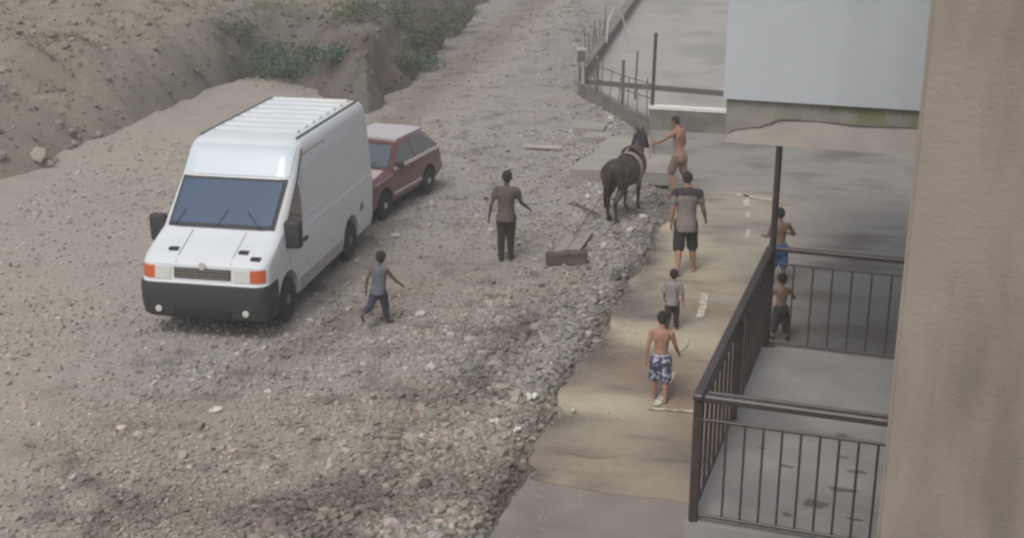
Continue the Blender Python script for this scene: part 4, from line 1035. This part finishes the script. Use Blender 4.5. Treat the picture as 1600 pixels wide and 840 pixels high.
# small boy running beside the van
b2, f2 = person('child in blue grey vest and navy trousers running beside the white van', (-2.02, 18.3), 24, 1.17, .8, dict(thL=-34, knL=46, ftL=-62, thR=12, knR=10, ftR=0, swL=-30, aaL=10, elL=30, swR=34, aaR=24, elR=14, eaR=22, lean=7, nod=8), SK3, None, .95)
f2.trousers(cloth('navy trousers cloth', (58, 56, 72)), b2, 1.6, loose=.012, flare=.008)
f2.shirt(cloth('blue grey vest cloth', (94, 97, 106), .1), b2, 'vest', 0, -.06, .33, .016)
# children on the pavement
b3, f3 = person('child in lilac grey t-shirt and dark trousers ahead of the child in patterned shorts', (2.37, 17.77), 12, .94, 1, dict(thL=-8, knL=10, thR=10, knR=10, swL=8, aaL=10, elL=30, swR=-4, aaR=16, elR=16, lean=4), SK1, .10)
f3.trousers(cloth('dark brown trousers cloth', (58, 49, 48)), b3, 1.85, loose=.012, flare=.008)
f3.shirt(cloth('lilac grey cloth', (142, 133, 136), .06), b3, 'shirt', .8, -.06, .33, .016)
b4, f4 = person('shirtless child in blue and white patterned shorts on the near pavement', (1.92, 15.28), 6, 1.2, .75, dict(thL=9, knL=8, thR=-7, knR=9, ftR=-6, abL=1, abR=1, swL=-16, aaL=13, elL=18, swR=14, aaR=15, elR=28, eaR=12, lean=4, nod=16, turn=-6), SK1, .10)
M_PATT = mat('blue white floral cloth', lin((66, 68, 98)), .9, .1, 16, .2, 45, col2=lin((184, 184, 192)), sc2=17.0, amt2=.42, detail=2)
f4.trousers(M_PATT, b4, .95, 'shorts', .022, .022); f4.waistband(cloth('white waistband cloth', (190, 186, 190), .05), b4)
b5, f5 = person('shirtless child in bright blue shorts standing farther behind the far terrace railing', (4.36, 19.9), -6, 1.27, .6, dict(thL=4, knL=6, thR=-4, knR=4, swL=18, aaL=14, elL=60, swR=14, aaR=34, elR=70, eaR=-20, lean=3, nod=14), SK2, .10)
f5.trousers(cloth('bright blue cloth', (52, 92, 138), .1), b5, 1.12, 'shorts', .018, .016)
b6, f6 = person('small shirtless child in long dark shorts standing just beyond the far terrace railing', (3.90, 17.4), -4, 1.0, 1, dict(thL=3, knL=5, thR=-3, knR=4, abL=6, abR=6, swL=16, aaL=22, elL=70, swR=10, aaR=34, elR=60, eaR=6, lean=3, nod=10), SK2, .10)
f6.trousers(cloth('charcoal shorts cloth', (60, 54, 56)), b6, 1.5, 'shorts', .018, .016); f6.shoes(cloth('black shoe', (42, 37, 37)), b6)

# ---------------------------------------------------------------- horse
HD = R(-29)
HX, HY = 2.19, 24.17
horse = thing('horse', 'dark brown harnessed horse with raised head standing on the rubble', 'horse', (HX, HY, .02), HD)
M_HORSE = mat('dark brown coat', lin((54, 44, 42)), .6, .22, 5, .25, 90, col2=lin((70, 55, 49)), sc2=2.2, amt2=.45)
M_MANE = mat('black mane', lin((36, 30, 29)), .7, .3, 50, .6, 90)
M_LEATHER = mat('old harness leather', lin((92, 72, 58)), .6, .2, 20)
M_PAD = mat('grey harness pad', lin((150, 138, 128)), .85, .2, 14)
bm = bmesh.new()
secs = [(-.66, .06, .08, 1.02), (-.62, .16, .16, 1.00), (-.52, .245, .25, .965), (-.36, .275, .285, .94), (-.15, .28, .30, .89), (.08, .285, .305, .88), (.26, .25, .30, .92), (.42, .20, .27, .95), (.53, .12, .18, .96), (.58, .05, .08, .96)]
loft(bm, [[V(rx * math.cos(2 * math.pi * j / 20), y, zc + rz * math.sin(2 * math.pi * j / 20)) for j in range(20)] for y, rx, rz, zc in secs])
ellipsoid(bm, (0, .25, 1.13), (.07, .18, .10)); ellipsoid(bm, (0, -.42, 1.12), (.14, .2, .09))
chain(bm, [(0, .36, 1.02), (.02, .56, 1.26), (.05, .69, 1.46)], [.20, .135, .09], flat=1.0)
hp = [V(0, .72, 1.50), V(0, .86, 1.40), V(0, .98, 1.27), V(0, 1.04, 1.20)]
chain(bm, hp, [.088, .082, .056, .05]); ellipsoid(bm, (0, .78, 1.41), (.065, .10, .09)); ellipsoid(bm, (0, 1.05, 1.185), (.052, .05, .05))
for sx in (-1, 1):
    chain(bm, [(sx * .05, .69, 1.55), (sx * .06, .685, 1.62), (sx * .062, .69, 1.675)], [.03, .026, .007], n=8)
    ellipsoid(bm, (sx * .14, .36, .82), (.09, .14, .2)); fx = .02 * sx
    chain(bm, [(sx * .14, .36, .78), (sx * .135, .36 + fx, .60), (sx * .13, .38 + fx, .42)], [.085, .058, .042]); chain(bm, [(sx * .13, .38 + fx, .42), (sx * .13, .37 + fx, .14), (sx * .13, .40 + fx, .075)], [.042, .027, .034])
    hx = -.10 * sx
    ellipsoid(bm, (sx * .15, -.42, .84), (.105, .20, .26)); chain(bm, [(sx * .15, -.34, .78), (sx * .145, -.34 + hx, .64), (sx * .13, -.60 + hx, .45)], [.12, .088, .048])
    chain(bm, [(sx * .13, -.60 + hx, .45), (sx * .13, -.55 + hx, .14), (sx * .13, -.51 + hx, .075)], [.047, .03, .036])
fuse('body', bm, M_HORSE, horse, .013, 6, .5)
for sx in (-1, 1):
    for y in (.41 + .02 * sx, -.50 - .10 * sx):
        bm = bmesh.new(); lathe(bm, [(.048, -.03), (.056, -.028), (.042, .055), (.03, .06)], 12, 'z', (sx * .13, y, .03)); obj('hoof', bm, M_MANE, horse, 40)
    bm = bmesh.new(); ellipsoid(bm, (sx * .066, .84, 1.45), (.012, .02, .018)); obj('eye', bm, M_EYE, horse, 180)
r = random.Random(5); bm = bmesh.new()
for k in range(60):
    t = k / 59; p = V(0, .40, 1.20).lerp(V(0, .66, 1.56), t); L = r.uniform(.12, .24); sx = r.choice((-1, 1, 1))
    tube(bm, [p, p + V(sx * .075, -.04, -.02), p + V(sx * (.10 + .03 * (1 - t)), -.05 + r.uniform(-.03, .03), -L)], [.016, .013, .003], 5)
obj('mane', bm, M_MANE, horse, 60)
bm = bmesh.new()
for k in range(34):
    a, b = r.uniform(-.06, .06), r.uniform(-.05, .05); e = r.uniform(.28, .5)
    tube(bm, [(a * .3, -.64, 1.05), (a * .8 - .02, -.76, .95), (a - .04, -.78 + b, .72), (a * 1.2 - .05, -.74 + b, e)], [.018, .02, .016, .003], 5)
obj('tail', bm, M_MANE, horse, 60)
def strap(name, y, rx, rz, zc, w, m, tilt=0.0, h=.012):
    bm = bmesh.new(); n = 28; rg = []
    for dy, e in ((-w / 2, 0), (-w / 2, h), (w / 2, h), (w / 2, 0)):
        rg.append([bm.verts.new(((rx + e) * math.cos(2 * math.pi * j / n), y + dy + tilt * math.sin(2 * math.pi * j / n), zc + (rz + e) * math.sin(2 * math.pi * j / n))) for j in range(n)])
    for i in range(4):
        for j in range(n): bm.faces.new((rg[i][j], rg[i][(j + 1) % n], rg[(i + 1) % 4][(j + 1) % n], rg[(i + 1) % 4][j]))
    return obj(name, bm, m, horse, 40)
strap('girth', .18, .270, .30, .90, .07, M_LEATHER); strap('back_pad', .18, .280, .312, .905, .12, M_PAD).scale = (1, 1, 1)
strap('collar', .40, .225, .30, 1.0, .10, M_LEATHER, -.10, .04)
strap('breeching', -.50, .268, .22, .95, .05, M_LEATHER, .08)
bm = bmesh.new(); strapn = [(.95, .062, 1.30), (.80, .085, 1.46)]
for y, rr, z in strapn: tube(bm, [(rr * math.cos(t), y + .5 * rr * math.sin(t), z + 1.0 * rr * math.sin(t)) for t in np.linspace(0, 2 * math.pi, 17)], .010, 6, False)
for sx in (-1, 1): tube(bm, [(sx * .064, .95, 1.30), (sx * .085, .80, 1.46), (sx * .06, .70, 1.56)], .009, 6)
obj('halter', bm, M_LEATHER, horse, 60)
# lead rope from the halter to the handler's hand
bpy.context.view_layer.update()
wr = hf.arm['L'][2] + hf.arm['L'][3] * .07; hand = handler.matrix_world @ wr; chin = horse.matrix_world @ V(.03, .97, 1.23)
bm = bmesh.new(); tube(bm, [V(0, 0, 0), (hand - chin) * .5 - V(0, 0, .06), hand - chin, hand - chin + V(.03, -.02, -.28)], .011, 6)
lr = obj('lead_rope', bm, M_PAD, None, 60); lr.location = chin; tag(lr, 'short lead rope between the horse halter and the hand of its handler', 'rope')

# ---------------------------------------------------------------- timber drag behind the horse
M_OLDW = mat('old dark timber', lin((92, 83, 75)), .9, .22, 5, .5, 30)
M_OLDG = mat('grey dusty timber', lin((146, 138, 130)), .92, .18, 6, .5, 30)
drag = thing('timber_drag', 'low timber drag with heavy dark crossbeam lying behind the horse', 'drag', (.95, 21.22, .0))
cb = bevel_box((-.35, -.10, -.02), (.35, .10, .21), .02)
bmesh.ops.subdivide_edges(cb, edges=cb.edges[:], cuts=3, use_grid_fill=True)
for v in cb.verts: v.co += V(random.uniform(-.012, .012), random.uniform(-.012, .012), random.uniform(-.014, .014) + .02 * math.sin(v.co.x * 6))
obj('crossbeam', cb, M_OLDW, drag, 30)
for x0, x1, w in ((-.20, .14, .20), (.04, .40, .22)):
    bm = bmesh.new(); bar(bm, (x0, .10, .07 + .02 * math.sin(x0 * 30)), (x1 + .05, 1.5 + .3 * math.sin(x0 * 17), .06), w, .035); obj('board', bm, M_OLDG, drag)
for x, hx_ in ((-.12, -.30), (.45, .30)):
    e = horse.matrix_world @ V(hx_, .30, .86); e = e - V(.95, 21.22, 0)
    bm = bmesh.new(); p0 = V(x + .3, 1.3, .11); tube(bm, [p0, p0.lerp(e, .5) - V(0, 0, .10), e], .011, 6); obj('trace_rope', bm, M_LEATHER, drag, 60)
# ---------------------------------------------------------------- loose things on the road
for i, (x, y, s, lab, m) in enumerate([
    (-1.42, 18.72, .085, 'pale stone lying alone to the right of the running child', M_ROCKP), (-2.72, 21.35, .05, 'white stone by the rear wheel of the van', M_ROCKP), (-.53, 25.5, .07, 'dark stone up the road beyond the brown-shirted person', M_ROCKD),
    (0.02, 16.32, .10, 'grey stone near the middle of the pavement edge', M_ROCK), (2.75, 23.0, .15, 'dark rock on the pavement edge between horse and man', M_ROCKD), (2.3, 21.9, .11, 'grey rock in the rubble left of the man', M_ROCK),
    (2.15, 23.2, .13, 'grey rock just in front of the hind hooves', M_ROCK), (2.55, 23.9, .10, 'pale rock under the belly of the horse', M_ROCKP), (-1.0, 13.1, .10, 'dark stone at the bottom of the picture, in the rubble', M_ROCKD), (1.75, 20.3, .10, 'dark rock in the rubble left of the barefoot man', M_ROCKD),
    (-2.9, 16.21, .08, 'grey stone in front of the van', M_ROCK), (1.45, 30.5, .14, 'grey rock beside the broken slabs', M_ROCK), (1.3, 19.2, .11, 'grey rock halfway along the rubble ridge', M_ROCK)]):
    rock('stone', x, y, s, lab, m, None, .6)
M_PLASTIC = mat('white litter plastic', lin((206, 203, 198)), .45, .05, 12)
def scrap(x, y, sx, sy, rz, label, z=None):
    """a crumpled sheet of litter"""
    r = random.Random(int(x * 31 + y * 77)); bm = bmesh.new(); n = 6; g = []
    for i in range(n):
        g.append([bm.verts.new(((i / (n - 1) - .5) * .72 * sx * r.uniform(.75, 1.1), (j / (n - 1) - .5) * .72 * sy * r.uniform(.75, 1.1), r.uniform(0, .07))) for j in range(n)])
    sx *= 1
    for i in range(n - 1):
        for j in range(n - 1): bm.faces.new((g[i][j], g[i + 1][j], g[i + 1][j + 1], g[i][j + 1]))
    ext = bmesh.ops.extrude_face_region(bm, geom=bm.faces[:] + bm.edges[:] + bm.verts[:])
    for e in ext['geom']:
        if isinstance(e, bmesh.types.BMVert): e.co.z += .006
    o = obj('litter_scrap', bm, M_PLASTIC, None, 50); o.location = (x, y, (float(ground_z(np.array(x), np.array(y))) if z is None else z) + .025); o.rotation_euler = (0, 0, rz)
    return tag(o, label, 'litter', 'white litter on the road')
scrap(.27, 15.4, .22, .16, .2, 'largest white scrap of litter, in the rubble by the pavement edge')
scrap(.06, 14.38, .12, .11, .9, 'small white scrap nearest the camera in the rubble')
scrap(-.22, 14.56, .17, .10, .1, 'white scrap just left of the small one nearest the camera')
scrap(1.56, 25.5, .16, .16, .5, 'white scrap left of the horse tail')
scrap(.78, 14.82, .10, .07, .3, 'white scrap on the near pavement', .10)
M_BOARD = mat('pale board', lin((176, 168, 156)), .85, .12, 8, .3, 40)
bm = bmesh.new(); bar(bm, (-.44, .10, 0), (.44, -.08, 0), .16, .05); o = obj('board', bm, M_BOARD); o.location = (.74, 29.95, .05); tag(o, 'pale flat board lying across the road behind the brown-shirted person', 'board')
o = thing('stick', 'dark stick lying on the stones left of the hind hooves', 'stick', (1.5, 24.32, .06))
bm = bmesh.new(); tube(bm, [(-.22, .24, .08), (-.1, .1, .05), (.22, -.26, .0)], [.045, .028, .02], 8); obj('shaft', bm, M_OLDW, o, 60)
bm = bmesh.new(); tube(bm, [(-.1, .1, .05), (-.02, .16, .12)], [.02, .01], 6); obj('twig', bm, M_OLDW, o, 60)

# ---------------------------------------------------------------- weeds on the bank
def mat_leaf(name, c, c2):
    m = mat(name, lin(c), .75, .3, 5, col2=lin(c2), sc2=3.0, amt2=.5, spec=.25); return m
M_LEAF = mat_leaf('weed leaves', (84, 98, 70), (104, 110, 76)); M_LEAF2 = mat_leaf('blue green leaves', (82, 104, 88), (112, 122, 100)); M_DRY = mat_leaf('dry grass', (122, 114, 92), (98, 102, 74))
M_STEM = mat('brown stems', lin((84, 70, 56)), .9, .2, 12)
def leaf_mesh(cx, n, size):
    """n small bent leaves at the given points"""
    d = rng.normal(0, 1, (n, 3)); d[:, 2] = np.abs(d[:, 2]) * .7 + .1; d /= np.linalg.norm(d, axis=1)[:, None]
    w = np.cross(d, rng.normal(0, 1, (n, 3))); w /= np.linalg.norm(w, axis=1)[:, None]
    L = size * rng.uniform(.6, 1.4, n)[:, None]; nrm = np.cross(d, w)
    v = np.stack([cx, cx + d * L * .5 + w * L * .28 + nrm * L * .08, cx + d * L - nrm * L * .12, cx + d * L * .5 - w * L * .28 + nrm * L * .08], 1)
    f = (np.arange(n) * 4)[:, None] + np.arange(4)[None]
    return v.reshape(-1, 3), f
def shrub(label, x, y, rad, h, n, m, leaf=.10):
    z = float(bank_z(np.array(x), np.array(y))); z = max(z, float(ground_z(np.array(x), np.array(y))))
    o = thing('shrub', label, 'shrub', (x, y, z - .05), 0, 'shrubs on the earth bank')
    nc = 9; cc = np.stack([rng.normal(0, rad * .5, nc), rng.normal(0, rad * .5, nc), rng.uniform(.25, .9, nc) * h], 1); k = rng.integers(0, nc, n)
    p = cc[k] + rng.normal(0, 1, (n, 3)) * np.array([rad * .26, rad * .26, h * .17]); p[:, 2] = np.abs(p[:, 2])
    v, f = leaf_mesh(p, n, leaf); raw_mesh('foliage', v, f, None, m, False, o)
    bm = bmesh.new()
    for c in cc: tube(bm, [(0, 0, 0), (c[0] * .5, c[1] * .5, c[2] * .5), tuple(c)], [.02, .014, .006], 5)
    obj('stems', bm, M_STEM, o)
    return o
shrub('blue green shrub nearest the road on the slope of the bank', -2.95, 41.2, .8, .8, 900, M_LEAF2)
shrub('low green shrub at the foot of the bank by the road', -3.2, 39.0, .6, .55, 600, M_LEAF)
shrub('bushy green shrub on top of the bank in the middle', -5.2, 44.0, 1.3, .9, 1200, M_LEAF)
shrub('small green shrub beyond the blue green one', -2.7, 45.5, .7, .7, 600, M_LEAF)
shrub('dark green shrub at the bank foot just behind the van roof', -7.3, 40.2, .9, .7, 900, M_LEAF2)
shrub('straggly shrub along the bank edge above the van', -5.9, 38.4, .7, .5, 600, M_LEAF)
shrub('farthest small shrub up the road edge', -1.9, 51.0, .8, .7, 500, M_LEAF2)
shrub('green shrub at the left end of the bank foot', -8.6, 40.3, .8, .7, 800, M_LEAF)
shrub('olive shrub where the bank top meets its right slope', -4.6, 40.5, 1.0, .6, 900, M_LEAF)
shrub('low spreading olive shrub halfway down the right slope', -3.7, 43.5, 1.1, .6, 900, M_LEAF)
for i, (x, y, rr, hh, lab) in enumerate([(-3.9, 46.5, 1.2, .9, 'broad green shrub high on the right slope, left of the farthest ones'), (-5.6, 48.5, 1.4, 1.0, 'broad dark shrub on the bank top behind the others'), (-2.5, 48.6, .8, .6, 'green shrub by the road between the two farthest ones'), (-6.9, 45.0, 1.1, .6, 'low green shrub on the bank top above the van roof'), (-3.2, 42.6, .7, .6, 'dark green shrub touching the blue green one')]):
    shrub(lab, x, y, rr, hh, 1000, (M_LEAF, M_LEAF2)[i % 2])
for i, (x, y, rr, hh, lab) in enumerate([(-6.6, 38.9, .9, .4, 'low green weeds at the bank foot, just above the middle of the van roof'), (-7.9, 39.6, 1.0, .4, 'low green weeds at the bank foot above the left end of the van roof'), (-5.0, 37.4, .7, .35, 'small weeds at the bank foot above the rear right corner of the van'), (-4.3, 50.5, 1.5, 1.0, 'tall green shrub farthest back on the bank top')]):
    shrub(lab, x, y, rr, hh, 1100, (M_LEAF2, M_LEAF)[i % 2])
# dry and green grass tufts over the bank: uncountable
n = 26000; gx_ = rng.uniform(-26, -1.2, n); gy_ = rng.uniform(16, 58, n)
bd = bank_dist(gx_, gy_); gn = fbm(gx_, gy_, .5); ok = (bd > .25) & (rng.random(n) < np.clip((gn - .40) * 4, .04, 1)) & ((bd > 1.7) | (rng.random(n) < .28))
gx_, gy_ = gx_[ok], gy_[ok]; n = len(gx_)
base = np.stack([gx_, gy_, bank_z(gx_, gy_) - .01], 1); rep = 4; base = np.repeat(base, rep, 0) + rng.normal(0, .05, (n * rep, 3)) * [1, 1, .1]
up = np.stack([rng.normal(0, .45, n * rep), rng.normal(0, .45, n * rep), np.ones(n * rep)], 1); hgt = rng.uniform(.06, .20, n * rep)[:, None]
sd_ = np.stack([rng.normal(0, 1, n * rep), rng.normal(0, 1, n * rep), np.zeros(n * rep)], 1); sd_ /= np.linalg.norm(sd_, axis=1)[:, None]
v = np.stack([base - sd_ * .012, base + sd_ * .012, base + up * hgt], 1).reshape(-1, 3); f = np.arange(len(v)).reshape(-1, 3)
struct(raw_mesh('grass', v, f, None, M_DRY), 'stuff')
# lumps of earth and stone on the bank
n = 9000; ex_ = rng.uniform(-20, -1.0, n); ey_ = rng.uniform(14, 58, n); ok = (bank_dist(ex_, ey_) > -.3); ex_, ey_ = ex_[ok], ey_[ok]
struct(scatter('bank_rubble', ex_, ey_, bank_z(ex_, ey_), np.clip(np.exp(rng.normal(-3.0, .55, len(ex_))), .02, .22), bank_tone(ex_, ey_) * np.exp(rng.normal(.10, .12, len(ex_)))[:, None], M_STONE), 'stuff')
# ---------------------------------------------------------------- dusty air
M_HAZE = bpy.data.materials.new('dusty air'); M_HAZE.use_nodes = True
_n = M_HAZE.node_tree.nodes; _n.clear()
_o = _n.new('ShaderNodeOutputMaterial'); _v = _n.new('ShaderNodeVolumePrincipled')
_v.inputs['Color'].default_value = (.86, .84, .82, 1); _v.inputs['Density'].default_value = 0.0045; _v.inputs['Anisotropy'].default_value = 0.1
M_HAZE.node_tree.links.new(_v.outputs[0], _o.inputs['Volume'])
bm = bmesh.new(); box(bm, (-420, -120, -1.5), (420, 1020, 13.5)); struct(obj('haze', bm, M_HAZE), 'stuff')
